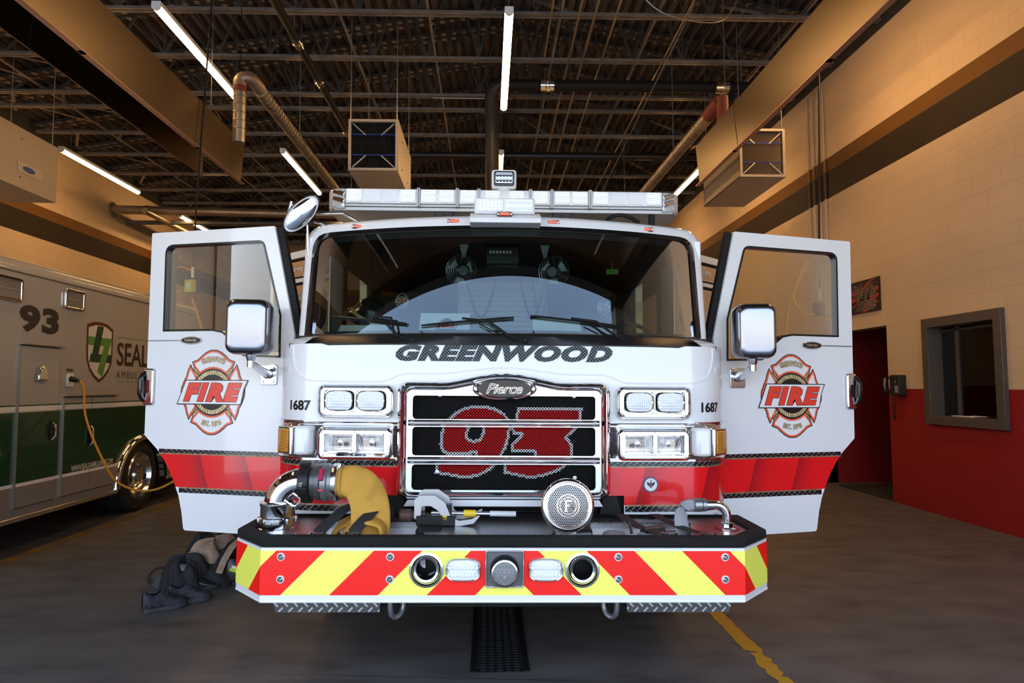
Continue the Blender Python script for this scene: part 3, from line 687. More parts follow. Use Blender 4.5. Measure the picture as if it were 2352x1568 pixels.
# ---- lower cab shell
zs = [.79, .80, .85, .90, .96, 1.02, 1.08, 1.2, 1.3, 1.42, 1.5, 1.58, 1.66, 1.70]
NS = 73; ss = [-SMAX + 2 * SMAX * i / (NS - 1) for i in range(NS)]
ss = sorted(set([round(v, 4) for v in ss if abs(abs(v) - .64) > .02] + [-.64, .64])); NS = len(ss)
mb = MB(); mb.grid(lambda i, j: cab(ss[i], zs[j], 0), NS, len(zs), 0, skip=lambda i, j: zs[j + 1] <= .901 and max(abs(ss[i]), abs(ss[i + 1])) <= .641)
mb.build('cab_front', LIV, FE, ang=40)
# rounded lower corners beside the frame rails
for sx in (-1, 1):
    mb = MB(); P = [(.64, .79), (.64, .90)] + [(.64 + .0 + .03 * (1 - cos(radians(a))) - .0, .90 - .0) for a in ()]
    mb.bx(min(sx * .64, sx * .70), max(sx * .64, sx * .70), .575, .60, .79, .80); mb.build('lower_edge', WHITE, FE)
# dash top, inside front
mb = MB(); n = 29; xsd = [-1.2 + 2.4 * i / (n - 1) for i in range(n)]
BLKIN = mat('cab_interior_black', (.016, .017, .018), .6); BLKIN2 = mat('cab_interior_grey', (.05, .052, .055), .6)
mb.grid(lambda i, j: (xsd[i], (.64 + xsd[i] ** 2 / 9) if j == 0 else (1.15 if j == 1 else 1.2), (1.695, 1.70, 1.2)[j]), n, 3)
mb.build('dashboard', BLKIN, FE)
# inner liners so that the shell is closed
mb = MB(); mb.grid(lambda i, j: cab(ss[i], (.92, 1.69)[j], -.03), NS, 2, 0); mb.build('inner_liner', BLKIN, FE)
# ---- treadplate bands
TRB, TRW, GOLDB = mat('band_black', (.010, .010, .011), .18, 0, .5), mat('band_silver', (.62, .70, .66), .3, .2), mat('band_gold', (.40, .31, .19), .3, .4, var=(60, (.22, .15, .08), .4, .6))
def tread_band(s0, s1, z0, z1, mp, pitch=.0345, goldz=None, w_=.0012, seg=.03):
    mb = MB(); n = max(2, int((s1 - s0) / seg)); us = [s0 + (s1 - s0) * i / n for i in range(n + 1)]
    mb.grid(lambda i, j: mp(us[i], (z0, z1)[j], w_), n + 1, 2, 0)
    H = z1 - z0; k = int((s1 - s0) / pitch)
    for i in range(k):
        c = s0 + (i + .35) * pitch
        for (a, b, cc, d, t) in ((c - .007, z0 + H * .50, c + .008, z0 + H * .97, .0016), (c + .014, z0 + H * .38, c + .026, z0 + H * .06, .0013)):
            a, cc = max(a, s0), min(cc, s1)
            mb.add([mp(a - t, b, w_ + .0006), mp(a + t, b, w_ + .0006), mp(cc + t, d, w_ + .0006), mp(cc - t, d, w_ + .0006)], [(0, 1, 2, 3)], 1)
    if goldz: mb.grid(lambda i, j: mp(us[i], goldz[j], w_), n + 1, 2, 2)
    return mb
S1_ = SMAX - .02
for (a, b) in ((-S1_, -.56), (.56, S1_)):
    tread_band(a, b, 1.047 + .008, 1.078, mpc, goldz=(1.047, 1.055)).build('tread_band', [TRB, TRW, GOLDB], FE, smooth=False)
for (a, b) in ((-S1_, -.645), (.645, S1_)):
    tread_band(a, b, .814, .843, mpc, goldz=(.843, .852)).build('tread_band', [TRB, TRW, GOLDB], FE, smooth=False)
# ---- chrome wrap with fine ribs
for sg_ in (-1, 1):
    mb = MB(); zz = []; z = 1.086
    while z < 1.285: zz += [(z, .006), (z + .0035, .0085)]; z += .007
    zz = [(1.079, .002), (1.081, .012), (1.09, .012), (1.092, .006)] + [q for q in zz if 1.095 < q[0] < 1.27] + [(1.272, .012), (1.288, .012), (1.29, .002)]
    n = 40; us = [sg_ * (.56 + (S1_ - .56) * i / n) for i in range(n + 1)]
    mb.grid(lambda i, j: cab(us[i], zz[j][0], zz[j][1]), n + 1, len(zz)); mb.build('chrome_wrap', CHROME, FE, ang=60)
# ---- hood panel seam
sm_ = mat('panel_seam', (.38, .385, .39), .35, 0, .4)
pts = [(-1.175, 1.69), (-1.17, 1.62), (-1.13, 1.545), (-1.06, 1.505), (-.95, 1.497), (-.68, 1.497), (-.62, 1.507), (-.56, 1.532), (-.50, 1.54), (-.33, 1.54), (-.22, 1.552), (-.10, 1.568), (0, 1.572)]
pts = pts + [(-a, b) for a, b in pts[-2::-1]]
MB().tube([cab(p.x, p.y, .0) for p in smooth_path([(a, b, 0) for a, b in pts], 5)], .0045, 6).build('hood_seam', WHITE, FE)
# ---- city name across the hood
TRD = mat('tread_lettering', (.01, .01, .012), .35, 0, 0, spec=.25); g = NG(TRD); tr_ = g.tread(g.x, g.z, .0125, .10, .38); g.setc(g.mix(tr_, (.006, .007, .008), (.40, .44, .46)))
mb = MB(); text_into(mb, 'GREENWOOD', 1.165, .088, mpc, 0, .28, .075, 1.12, .06, .0016, 0, 1.652); text_into(mb, 'GREENWOOD', 1.165, .088, mpc, 1, .28, .06, 1.12, .06, .0026, 0, 1.652)
mb.build('city_lettering', [mat('letter_silver', (.26, .27, .28), .4, spec=.3), TRD], FE, smooth=False)
for cx in (-1.105, 1.145): mb = MB(); text_into(mb, '1687', .145, .056, mpc, 0, 0, .035, 1.0, .035, .0015, cx, 1.368); mb.build('unit_number', mat('decal_black', (.01, .01, .01), .3), FE, smooth=False)
# round seal
mb = MB(); C_ = (.785, .958)
def disc(mb, c, r, m, w_, mp=mpc, n=28, ry=None): mb.add([mp(c[0] + r * cos(2 * pi * k / n), c[1] + (ry or r) * sin(2 * pi * k / n), w_) for k in range(n)], [tuple(range(n))], m)
disc(mb, C_, .042, 0, .0014); disc(mb, C_, .034, 1, .0020)
eag = [(0, .014), (.005, .010), (.006, .004), (.012, .012), (.020, .016), (.022, .008), (.019, 0), (.012, -.008), (.006, -.006), (.008, -.018), (0, -.013)]
eag = eag + [(-a, b) for a, b in eag[-2:0:-1]]
plate(mb, [(C_[0] + a, C_[1] + b) for a, b in eag], [], .0024, .0026, mpc, 0); disc(mb, (C_[0], C_[1] + .019), .007, 2, .0027); disc(mb, (C_[0], C_[1] - .003), .005, 3, .0028)
for k in range(40):
    a = 2 * pi * k / 40; disc(mb, (C_[0] + .038 * cos(a), C_[1] + .038 * sin(a)), .0013, 1, .0020, n=5)
mb.build('round_seal', [mat('seal_navy', (.012, .02, .09), .4), mat('seal_white', (.72, .72, .70), .4), mat('seal_grey', (.3, .32, .34), .4), mat('seal_red', (.4, .08, .06), .4)], FE, smooth=False)
# ---- grille
gx, gz0, gz1 = .555, .893, 1.497
def crown(P):   # raise the top edge in the middle
    return [(x, z + (.045 * max(0, cos(min(abs(x) / .30, 1) * pi / 2)) ** 1.3 if z > 1.4 else 0)) for x, z in P]
def frame_pts(x, z0, z1, r):
    P = []
    def arc(cx, cz, a0):
        for k in range(6): a = radians(a0 + 90 * k / 5); P.append((cx + r * cos(a), cz + r * sin(a)))
    arc(x - r, z1 - r, 0)
    for k in range(1, 24): P.append((x - r - (2 * x - 2 * r) * k / 24, z1))
    arc(-x + r, z1 - r, 90); arc(-x + r, z0 + r, 180)
    for k in range(1, 8): P.append((-x + r + (2 * x - 2 * r) * k / 8, z0))
    arc(x - r, z0 + r, 270); return P
A, B, C2, D_ = crown(frame_pts(gx, gz0, gz1, .05)), crown(frame_pts(gx - .018, gz0 + .018, gz1 - .018, .04)), crown(frame_pts(gx - .042, gz0 + .03, gz1 - .038, .03)), crown(frame_pts(gx - .046, gz0 + .034, gz1 - .042, .03))
Y0 = .56; mb = MB(); n = len(A); rows = [[(x, Y0 + .02, z) for x, z in A], [(x, Y0 - .055, z) for x, z in A], [(x, Y0 - .075, z) for x, z in B], [(x, Y0 - .060, z) for x, z in C2], [(x, Y0 - .03, z) for x, z in D_]]
mb.grid(lambda i, j: rows[j][i], n, len(rows), closeu=True); mb.build('grille_surround', CHROME, FE, ang=70)
# face plate: slats around three openings
slot = lambda z0, z1: rrect(-.478, .478, z0, z1, .018, 4)
mb = MB(); plate(mb, crown(frame_pts(gx - .046, gz0 + .034, gz1 - .042, .03)), [slot(1.303, 1.425), slot(1.115, 1.262), slot(.938, 1.068)], Y0 - .052, Y0 - .02, lambda u, v, q: (u, q, v))
mb.build('grille_face', CHROME, FE, bevel=.006)
for zc, hh in ((1.283, .016), (1.090, .017)):
    mb = MB(); mb.grid(lambda i, j: ((-.50, .50)[i], Y0 - .052 - .020 * cos((j - 4) / 4 * pi / 2) ** .7, zc + hh * (j - 4) / 4), 2, 9); mb.build('grille_bar', CHROME, FE, ang=80)
mb = MB(); mb.bx(-.50, .50, Y0 - .004, Y0 - .002, .92, 1.45)
for k in range(60): mb.bx(-.49, .49, Y0 - .012, Y0 - .004, .925 + .0088 * k, .9275 + .0088 * k)
mb.build('radiator', mat('radiator_black', (.004, .004, .004), .6, spec=.12), FE, smooth=False)
# wire screen with the station number painted on it
def cpx(x, y): return (-.543 + ((x / 6.03 + 970) - 912) * .002317 - .0, 1.503 - ((y / 6.03 + 890) - 875) * .00228)
N9 = [(295, 445), (380, 350), (480, 290), (600, 258), (720, 255), (860, 262), (960, 290), (1060, 350), (1150, 450), (1165, 520), (1150, 600), (1130, 720), (1095, 840), (1030, 960), (970, 1065), (900, 1130), (820, 1180), (720, 1230), (600, 1255), (450, 1250), (280, 1220), (118, 1195), (140, 1060), (225, 950), (640, 945), (668, 915), (640, 925), (400, 932), (260, 925), (212, 880), (180, 800), (185, 680), (215, 560), (240, 500)]
N9h = [(600, 560), (640, 515), (720, 515), (760, 560), (755, 640), (725, 715), (650, 728), (590, 720), (562, 680), (575, 620)]
N3 = [(1245, 265), (2145, 265), (2120, 450), (2065, 560), (1935, 690), (2000, 770), (2020, 860), (2000, 950), (1945, 1065), (1830, 1150), (1700, 1200), (1560, 1245), (1400, 1255), (1240, 1225), (1060, 1185), (1055, 1065), (1110, 950), (1475, 945), (1475, 893), (1162, 893), (1165, 770), (1290, 650), (1175, 650), (1165, 560), (1210, 440)]
POLY = [[cpx(*p) for p in q] for q in (N9, N9h, N3)]
def inside(P, x, y):
    c = False; j = len(P) - 1
    for i in range(len(P)):
        xi, yi = P[i]; xj, yj = P[j]
        if (yi > y) != (yj > y) and x < (xj - xi) * (y - yi) / (yj - yi) + xi: c = not c
        j = i
    return c
def dist(P, x, y):
    d = 9
    for i in range(len(P)):
        x0, y0 = P[i - 1]; x1, y1 = P[i]; dx, dy = x1 - x0, y1 - y0; L = dx * dx + dy * dy or 1e-9; t = max(0, min(1, ((x - x0) * dx + (y - y0) * dy) / L)); d = min(d, hypot(x - x0 - t * dx, y - y0 - t * dy))
    return d
PH = .0152; YM = Y0 - .021; scr = MB()
def wcol(x, z):
    in9 = inside(POLY[0], x, z) and not inside(POLY[1], x, z); in3 = inside(POLY[2], x, z)
    if not (in9 or in3): return 0
    d = min(dist(POLY[0], x, z), dist(POLY[1], x, z)) if in9 else dist(POLY[2], x, z)
    return 1 if d < .0155 else 2
nx_, nz_ = int(.99 / PH), int(.53 / PH)
for i in range(nx_):
    for j in range(nz_):
        x0, z0 = -.495 + i * PH, .925 + j * PH
        for (a, b) in (((0, 0), (1, 1)), ((1, 0), (0, 1))):
            for h in (0, 1):
                f0, f1 = h / 2, (h + 1) / 2
                p = (x0 + PH * (a[0] + (b[0] - a[0]) * f0), z0 + PH * (a[1] + (b[1] - a[1]) * f0)); q = (x0 + PH * (a[0] + (b[0] - a[0]) * f1), z0 + PH * (a[1] + (b[1] - a[1]) * f1))
                if not (.93 < (p[1] + q[1]) / 2 < 1.44): continue
                m_ = wcol((p[0] + q[0]) / 2, (p[1] + q[1]) / 2)
                t = .0016 if m_ else .0007
                dx, dz = (q[0] - p[0]), (q[1] - p[1]); L = hypot(dx, dz); ox, oz = -dz / L * t, dx / L * t
                yb = YM - (.001 if (a[0] == 1) else 0)
                scr.add([(p[0] - ox, yb, p[1] - oz), (p[0] + ox, yb, p[1] + oz), (q[0] + ox, yb, q[1] + oz), (q[0] - ox, yb, q[1] - oz), (p[0], yb - t, p[1]), (q[0], yb - t, q[1])], [(0, 4, 5, 3), (4, 1, 2, 5)], m_)
# the screen is built without merging so that every strand keeps its paint
me = bpy.data.meshes.new('grille_screen'); me.from_pydata(scr.v, [], scr.f)
for m_ in (mat('screen_black', (.012, .012, .012), .5, spec=.3), mat('screen_white', (.82, .83, .84), .4), mat('screen_red', (.55, .01, .012), .4)): me.materials.append(m_)
me.polygons.foreach_set('material_index', scr.m); me.update()
o = bpy.data.objects.new('grille_screen', me); COL.objects.link(o); o.parent = FE
mb = MB()
for px, py in ((180, 110), (2025, 118), (155, 1168), (2035, 1245)):
    x, z = cpx(px, py); mb.lathe([(.011, 0), (.011, .004), (.006, .006), (.006, .010)], (x, YM - .002, z), (0, -1, 0), 12)
mb.build('screen_bolt', BRUSH, FE)
# badge
mb = MB(); E1 = lambda a, b: [(a * cos(2 * pi * k / 48), 1.463 + b * sin(2 * pi * k / 48)) for k in range(48)]
rows = [(E1(.17, .060), Y0 - .05), (E1(.168, .058), Y0 - .075), (E1(.155, .049), Y0 - .088), (E1(.143, .043), Y0 - .080)]
mb.grid(lambda i, j: (rows[j][0][i][0], rows[j][1], rows[j][0][i][1]), 48, 4, closeu=True); bd = mb.build('grille_badge', CHROME, FE, ang=80)
mb = MB(); mb.add([(x, Y0 - .0805, z) for x, z in E1(.144, .044)], [tuple(range(48))]); mb.build('badge_field', mat('badge_dark', (.035, .032, .03), .3, .5), bd)
mb = MB(); text_into(mb, 'Pierce', .19, .052, lambda u, v, q: (u, Y0 - .081 - q, v + 1.463), 0, .35, .016, .92, .016, .002); text_into(mb, 'Pierce', .19, .052, lambda u, v, q: (u, Y0 - .081 - q, v + 1.463), 1, .35, -.008, .92, .016, .003)
mb.build('badge_script', [CHROME, mat('badge_dark', (.035, .032, .03), .3, .5)], bd, smooth=False)
# white valance under the grille and frame rails
MB().prism([(-.52, .85), (.52, .85), (.50, .885), (-.50, .885)], .52, .56, lambda u, v, q: (u, q, v)).build('grille_valance', WHITE, FE, bevel=.004)
mb = MB()
for k in range(6): mb.bx(-.44, .44, .60, .62, .775 + .018 * k, .783 + .018 * k)
mb.bx(-.66, .66, .64, .66, .5, 1.0)
mb.build('intercooler', BLACK, FE)
for sx in (-1, 1):
    mb = MB(); mb.prism([(sx * .50, .76), (sx * .64, .76), (sx * .60, .90), (sx * .53, .90)], .57, .66, lambda u, v, q: (u, q, v)); mb.bx(min(sx * .50, sx * .66), max(sx * .50, sx * .66), .56, .66, .765, .785); mb.build('frame_bracket', BLACK, FE)
# ---- lamps
LENS = mat('clear_lens', (.86, .88, .90), .12, 0, .8); g = NG(LENS)
LENS2 = mat('led_lens', (.80, .83, .86), .15, 0, .8); g = NG(LENS2); rib = g.op('ADD', g.op('SINE', g.op('MULTIPLY', g.x, 520.0)), g.op('SINE', g.op('MULTIPLY', g.z, 420.0))); g.bump(rib, .5, .002)
REFL = mat('lamp_reflector', (.80, .80, .80), .12, 1); CL = glass('lamp_glass', (.96, .97, .98), 1.3)
g = NG(REFL); g.bump(g.op('SINE', g.op('MULTIPLY', g.x, 900.0)), .12, .002)
def bezel(cx, z0, z1, led):
    w2, zc, hh = .201, (z0 + z1) / 2, (z1 - z0) / 2
    O = rrect(cx - w2, cx + w2, z0, z1, .035); I1 = rrect(cx - w2 + .012, cx + w2 - .012, z0 + .012, z1 - .012, .03); I2 = rrect(cx - w2 + .022, cx + w2 - .022, z0 + .018, z1 - .018, .024)
    rows = [(O, .0), (O, .03), (I1, .042), (I2, .030)]
    mb = MB(); mb.grid(lambda i, j: cab(rows[j][0][i][0], rows[j][0][i][1], rows[j][1]), len(O), 4, closeu=True); bz = mb.build('headlight_bezel', CHROME, FE, ang=70)
    mb = MB(); L1 = rrect(cx - .165, cx - .004, z0 + .034, z1 - .03, .014); L2 = rrect(cx + .004, cx + .165, z0 + .034, z1 - .03, .014)
    plate(mb, I2, [L1, L2], .012, .036, mpc); mb.build('trim_plate', CHROME, bz, bevel=.002)
    mb = MB()
    for xx in (cx - .165, cx, cx + .165):
        for zz in (z0 + .026, z1 - .023): mb.lathe([(.005, 0), (.004, .004)], cab(xx, zz, .036), (0, -1, 0), 8)
    mb.build('trim_screw', BRUSH, bz)
    for k, (lx0, lx1) in enumerate(((cx - .165, cx - .004), (cx + .004, cx + .165))):
        xc, zc = (lx0 + lx1) / 2, (z0 + z1) / 2 + .002; hw, hh = (lx1 - lx0) / 2, (z1 - z0 - .064) / 2
        if led:
            mb = MB(); mb.prism(rrect(xc - hw, xc + hw, zc - hh, zc + hh, .012), .004, .01, mpc); mb.build('lamp_back', CHROME, bz)
            P = [(xc + (hw - .004) * (abs(cos(a)) ** .45) * (1 if cos(a) > 0 else -1), zc + (hh - .001) * (abs(sin(a)) ** .55) * (1 if sin(a) > 0 else -1)) for a in [2 * pi * q / 40 for q in range(40)]]
            rr = [(1, .01), (1, .030), (.95, .038)]
            mb = MB(); mb.grid(lambda i, j: cab(xc + (P[i][0] - xc) * rr[j][0], zc + (P[i][1] - zc) * rr[j][0], rr[j][1]), 40, 3, closeu=True); mb.build('lamp_rim', BLACKTRIM, bz)
            rr = [(.93, .034), (.90, .046), (.6, .050), (0.001, .052)]
            mb = MB(); mb.grid(lambda i, j: cab(xc + (P[i][0] - xc) * rr[j][0], zc + (P[i][1] - zc) * rr[j][0], rr[j][1]), 40, 4, closeu=True); mb.build('led_lens', LENS2, bz)
            mb = MB()
            for e in (-1, 1):
                for q in range(6):
                    mb.bx(xc - .05 + q * .0175, xc - .037 + q * .0175, Y0 + .03 * 0 + cab(xc, zc)[1] - .056, cab(xc, zc)[1] - .045, zc + e * .018 - .011, zc + e * .018 + .011)
            mb.build('led_cell', CL if False else LENS, bz, bevel=.002)
            mb = MB()
            for e in (-1, 1): mb.lathe([(.007, 0), (.007, .004), (.003, .004)], cab(xc + e * (hw - .014), zc, .046), (0, -1, 0), 10)
            mb.build('lens_screw', BRUSH, bz)
        else:
            O2 = rrect(xc - hw, xc + hw, zc - hh, zc + hh, .012); ctr = (xc, zc)
            mb = MB(); mb.ring(O2, inset(O2, .006), .018, .038, mpc); mb.build('lamp_rim', CHROME, bz)
            def bowl(i, j):
                f = (1, .8, .6, .4, .2, .001)[j]; p = O2[i]
                return cab(xc + (p[0] - xc) * f, zc + (p[1] - zc) * f, .024 - .05 * (1 - f * f))
            mb = MB(); mb.grid(bowl, len(O2), 6, closeu=True); mb.lathe([(.016, 0), (.014, .03), (.001, .034)], cab(xc, zc, -.02), (0, -1, 0), 14); mb.build('lamp_reflector', REFL, bz, ang=60)
            mb = MB(); mb.add([cab(p[0], p[1], .032) for p in inset(O2, .005)], [tuple(range(len(O2)))]); mb.build('lamp_glass', CL, bz)
            mb = MB(); x_a = xc - hw + .008 if (k == 0) == (cx < 0) else xc + hw - .05
            for q in range(14): mb.bx(x_a + q * .003, x_a + q * .003 + .0012, cab(xc, zc)[1] - .031, cab(xc, zc)[1] - .0295, zc - hh + .01, zc + hh - .012)
            mb.build('lens_flute', LENS, bz)
for cx in (-.785, .80):
    bezel(cx, 1.306, 1.480, True); bezel(cx, 1.086, 1.258, False)
# ---- corner turn signals
for sx in (-1, 1):
    X = lambda x: sx * x
    mb = MB(); mb.prism([(X(1.0), .60), (X(1.0), .545), (X(1.02), .515), (X(1.095), .51), (X(1.10), .66), (X(1.06), .70)], 1.112, 1.262, lambda u, v, q: (u, v, q)); th = mb.build('turn_signal', WHITE, FE, bevel=.018)
    MB().prism([(X(1.095), .506), (X(1.115), .508), (X(1.20), .60), (X(1.19), .70), (X(1.10), .68)], 1.114, 1.26, lambda u, v, q: (u, v, q)).build('signal_frame', CHROME, th, bevel=.006)
    am_ = MC['amber_lens']
    MB().prism([(X(1.118), .500), (X(1.19), .565), (X(1.205), .62), (X(1.19), .66), (X(1.11), .60)], 1.126, 1.248, lambda u, v, q: (u, v, q)).build('signal_lens', AMBER, th, bevel=.006)
g = NG(AMBER); g.bump(g.op('ADD', g.op('SINE', g.op('MULTIPLY', g.x, 700.0)), g.op('SINE', g.op('MULTIPLY', g.z, 560.0))), .6, .002)

# ---- upper cab: windscreen frame, glass, cowl, roof
def wpt(u, v, q=0): return (u, .60 + u * u / 4.7 + (v - 1.74) * .145 + q, v)
mpw = lambda u, v, q: wpt(u, v, q)
def dense(P, d=.06):
    out = []
    for i in range(len(P)):
        a, b = Vector(P[i]), Vector(P[(i + 1) % len(P)]); n = max(1, int((b - a).length / d))
        for k in range(n): out.append(tuple(a + (b - a) * k / n))
    return out
def strip(mb, PO, PI, offo, offi, mp=mpw, m=0):
    mb.grid(lambda i, j: mp(*(PO, PI)[j][i], (offo, offi)[j]), len(PO), 2, m, closeu=True)
OUT = dense(roundpoly([(-1.20, 1.70), (1.20, 1.70), (1.195, 2.445), (-1.195, 2.445)], [0, 0, .12, .12], 7), .05)
GAO = dense(roundpoly([(-1.155, 1.745), (1.155, 1.745), (1.135, 2.372), (-1.135, 2.372)], [.012, .012, .10, .10], 7), .05)
def resample(P, n):
    L = [0]
    for i in range(len(P)): a, b = P[i], P[(i + 1) % len(P)]; L.append(L[-1] + hypot(b[0] - a[0], b[1] - a[1]))
    out = []
    for k in range(n):
        t = L[-1] * k / n
        for i in range(len(P)):
            if L[i + 1] >= t: f = (t - L[i]) / max(L[i + 1] - L[i], 1e-9); a, b = P[i], P[(i + 1) % len(P)]; out.append((a[0] + (b[0] - a[0]) * f, a[1] + (b[1] - a[1]) * f)); break
    return out
NW = 160
GA0 = resample(roundpoly([(-1.155, 1.745), (1.155, 1.745), (1.135, 2.372), (-1.135, 2.372)], [.012, .012, .10, .10], 7), NW)
GA1 = resample(roundpoly([(-1.115, 1.765), (1.115, 1.765), (1.10, 2.345), (-1.10, 2.345)], [.012, .012, .08, .08], 7), NW)
# frame front face: polygon between OUT and GAO, bent over the curved front
def tess_bent(outer, holes, mp, q):
    loops = [outer] + holes; flat = [p for l in loops for p in l]; return flat, [tuple(t) for t in tessellate_polygon([[Vector((p[0], p[1], 0)) for p in l] for l in loops])]
mb = MB(); n = len(OUT)
OUTR = resample(roundpoly([(-1.20, 1.70), (1.20, 1.70), (1.195, 2.43), (-1.195, 2.43)], [0, 0, .12, .12], 7), NW)
def frow(j, i):
    o = OUTR[i]; a = GA0[i]
    if j == 0: return mpw(a[0], a[1], .02)
    if j == 1: return mpw(a[0], a[1], -.004)
    if j == 2: return mpw(a[0] + (o[0] - a[0]) * .6, a[1] + (o[1] - a[1]) * .6, -.006)
    if j == 3: return mpw(a[0] + (o[0] - a[0]) * .9, a[1] + (o[1] - a[1]) * .93, .006)
    if j == 4: return mpw(o[0], o[1], .035)
    p = mpw(o[0], o[1], .035); return (p[0], p[1] + .05, p[2] + (.02 if o[1] > 2.3 else 0))
mb.grid(lambda i, j: frow(j, i), NW, 6, closeu=True); mb.build('windscreen_frame', WHITE, FE, ang=50)
mb = MB(); strip(mb, GA0, GA1, -.008, -.012); strip(mb, GA1, GA1, -.012, .02); strip(mb, GA0, GA0, -.008, .02); mb.build('windscreen_gasket', BLACKGLOSS, FE, ang=60)
GA2 = resample(roundpoly([(-1.075, 1.78), (1.075, 1.78), (1.065, 2.31), (-1.065, 2.31)], [.012, .012, .06, .06], 7), NW)
mb = MB(); strip(mb, GA1, GA2, .005, .005); mb.build('windscreen_border', BLKIN, FE)
mb = MB(); nu, nv = 49, 9
mb.grid(lambda i, j: mpw(-1.115 + 2.23 * i / (nu - 1), 1.765 + .58 * j / (nv - 1), -.004), nu, nv); mb.build('windscreen', GLASSW, FE, ang=180)
# cowl
mb = MB(); nu = 41
mb.grid(lambda i, j: (lambda x: (mpw(x, 1.76, -.012), mpw(x, 1.742, -.03), (x, cab(x * 1.03, 1.70)[1] - .004, 1.702), (x, cab(x * 1.03, 1.69)[1] - .002, 1.695 - .02 * (abs(x) / 1.19) ** 6))[j])(-1.19 + 2.38 * i / (nu - 1)), nu, 4); mb.build('cowl', BLACKTRIM, FE, ang=50)
mb = MB(); nu = 41  # white shoulder under the pillars
mb.grid(lambda i, j: (lambda s_: (cab(s_, 1.70), (cab(s_, 1.74)[0] * .965, cab(s_, 1.70)[1] + .03, 1.735), (cab(s_, 1.74)[0] * .93, cab(s_, 1.70)[1] + .09, 1.75))[j])(ss[0] + (ss[-1] - ss[0]) * i / (nu - 1)), nu, 3, skip=lambda i, j: abs(ss[0] + (ss[-1] - ss[0]) * (i + .5) / (nu - 1)) < 1.08); mb.build('shoulder', WHITE, FE)
# roof
mb = MB(); nu = 41
def roofp(i, j):
    x = -1.19 + 2.38 * i / (nu - 1); e = (abs(x) / 1.19); top = 2.43 - .05 * max(0, (e - .9) / .1) ** 2
    p = mpw(x, 2.42, .03)
    return ((x, p[1], top - .02), (x, p[1] + .05, top + .01), (x, p[1] + .18, top + .035), (x, 1.15, top + .05), (x, 1.9, top + .055), (x, 2.1, top + .12), (x, 3.25, top + .13), (x, 3.25, 2.40), (x, 1.0, 2.36))[j]
mb.grid(roofp, nu, 9); mb.build('roof', WHITE, FE, ang=50)
mb = MB(); mb.bx(-1.16, 1.16, .98, 3.2, 2.335, 2.35).bx(-1.10, 1.10, .95, 1.05, 2.33, 2.36); mb.build('headliner', BLKIN, FE)
# pillars and rear wall
for sx in (-1, 1):
    MB().bx(*sorted((sx * 1.13, sx * 1.185)), .96, 1.04, 1.70, 2.36).build('front_pillar', WHITE, FE, bevel=.01)
    MB().bx(*sorted((sx * 1.17, sx * 1.26)), 1.92, 2.06, .62, 2.42).build('middle_pillar', BLKIN2, FE, bevel=.01)
    MB().bx(*sorted((sx * 1.262, sx * 1.272)), 1.90, 2.08, .62, 2.45).build('pillar_skin', WHITE, FE)
    MB().bx(*sorted((sx * 1.2, sx * 1.27)), 3.0, 3.25, .62, 2.45).build('rear_pillar', WHITE, FE, bevel=.01)
mb = MB(); plate(mb, [(-1.2, .7), (1.2, .7), (1.2, 2.5), (-1.2, 2.5)], [[(-1.10, 2.30), (-.97, 2.30), (-.97, 2.47), (-1.10, 2.47)], [(.93, 2.28), (1.06, 2.28), (1.06, 2.47), (.93, 2.47)]], 3.18, 3.24, lambda u, v, q: (u, q, v)); mb.build('cab_rear_wall', BLKIN, FE, smooth=False)
MB().bx(-1.25, 1.25, 1.02, 3.2, .60, .72).build('cab_floor', BLKIN2, FE)
MB().prism([(.95, .72), (3.0, .72), (3.0, 1.45), (1.9, 1.62), (1.15, 1.62), (.95, 1.2)], -.42, .42, lambda u, v, q: (q, u, v)).build('engine_tunnel', BLKIN2, FE, bevel=.03)
# chassis, axle, tyres, body behind
mb = MB(); mb.bx(-.42, -.30, .2, 8.8, .55, .80).bx(.30, .42, .2, 8.8, .55, .80).bx(-1.05, 1.05, 1.85, 2.0, .42, .54); mb.build('chassis', BLACK, FE, bevel=.01)
TY = mat('tyre', (.014, .014, .014), .7)
def wheel(x, y, r, wd, name='wheel', parent=FE):
    s = 1 if x > 0 else -1; mb = MB(); mb.lathe([(r * .6, -wd / 2), (r * .9, -wd / 2), (r * .985, -wd * .42), (r, -wd * .3), (r, wd * .3), (r * .985, wd * .42), (r * .9, wd / 2), (r * .6, wd / 2), (r * .58, wd * .3), (r * .58, -wd * .3)], (x, y, r), (s, 0, 0), 40, capa=False, capb=False)
    w_ = mb.build(name, TY, parent); MB().lathe([(r * .6, wd * .42), (r * .56, wd * .44), (r * .5, wd * .2), (r * .3, wd * .1), (r * .25, wd * .35), (0.001, wd * .38)], (x, y, r), (s, 0, 0), 32, capa=False).build('rim', POLISH, w_); return w_
wheel(-1.04, 1.95, .5, .32); wheel(1.04, 1.95, .5, .32); wheel(-1.02, 7.2, .5, .5); wheel(1.02, 7.2, .5, .5)
MB().bx(-1.25, 1.25, 3.38, 8.8, 1.0, 2.28).bx(-1.25, 1.25, 3.38, 6.4, .55, 1.0).bx(-1.25, 1.25, 8.0, 8.8, .55, 1.0).build('rear_body', WHITE, FE, bevel=.01)
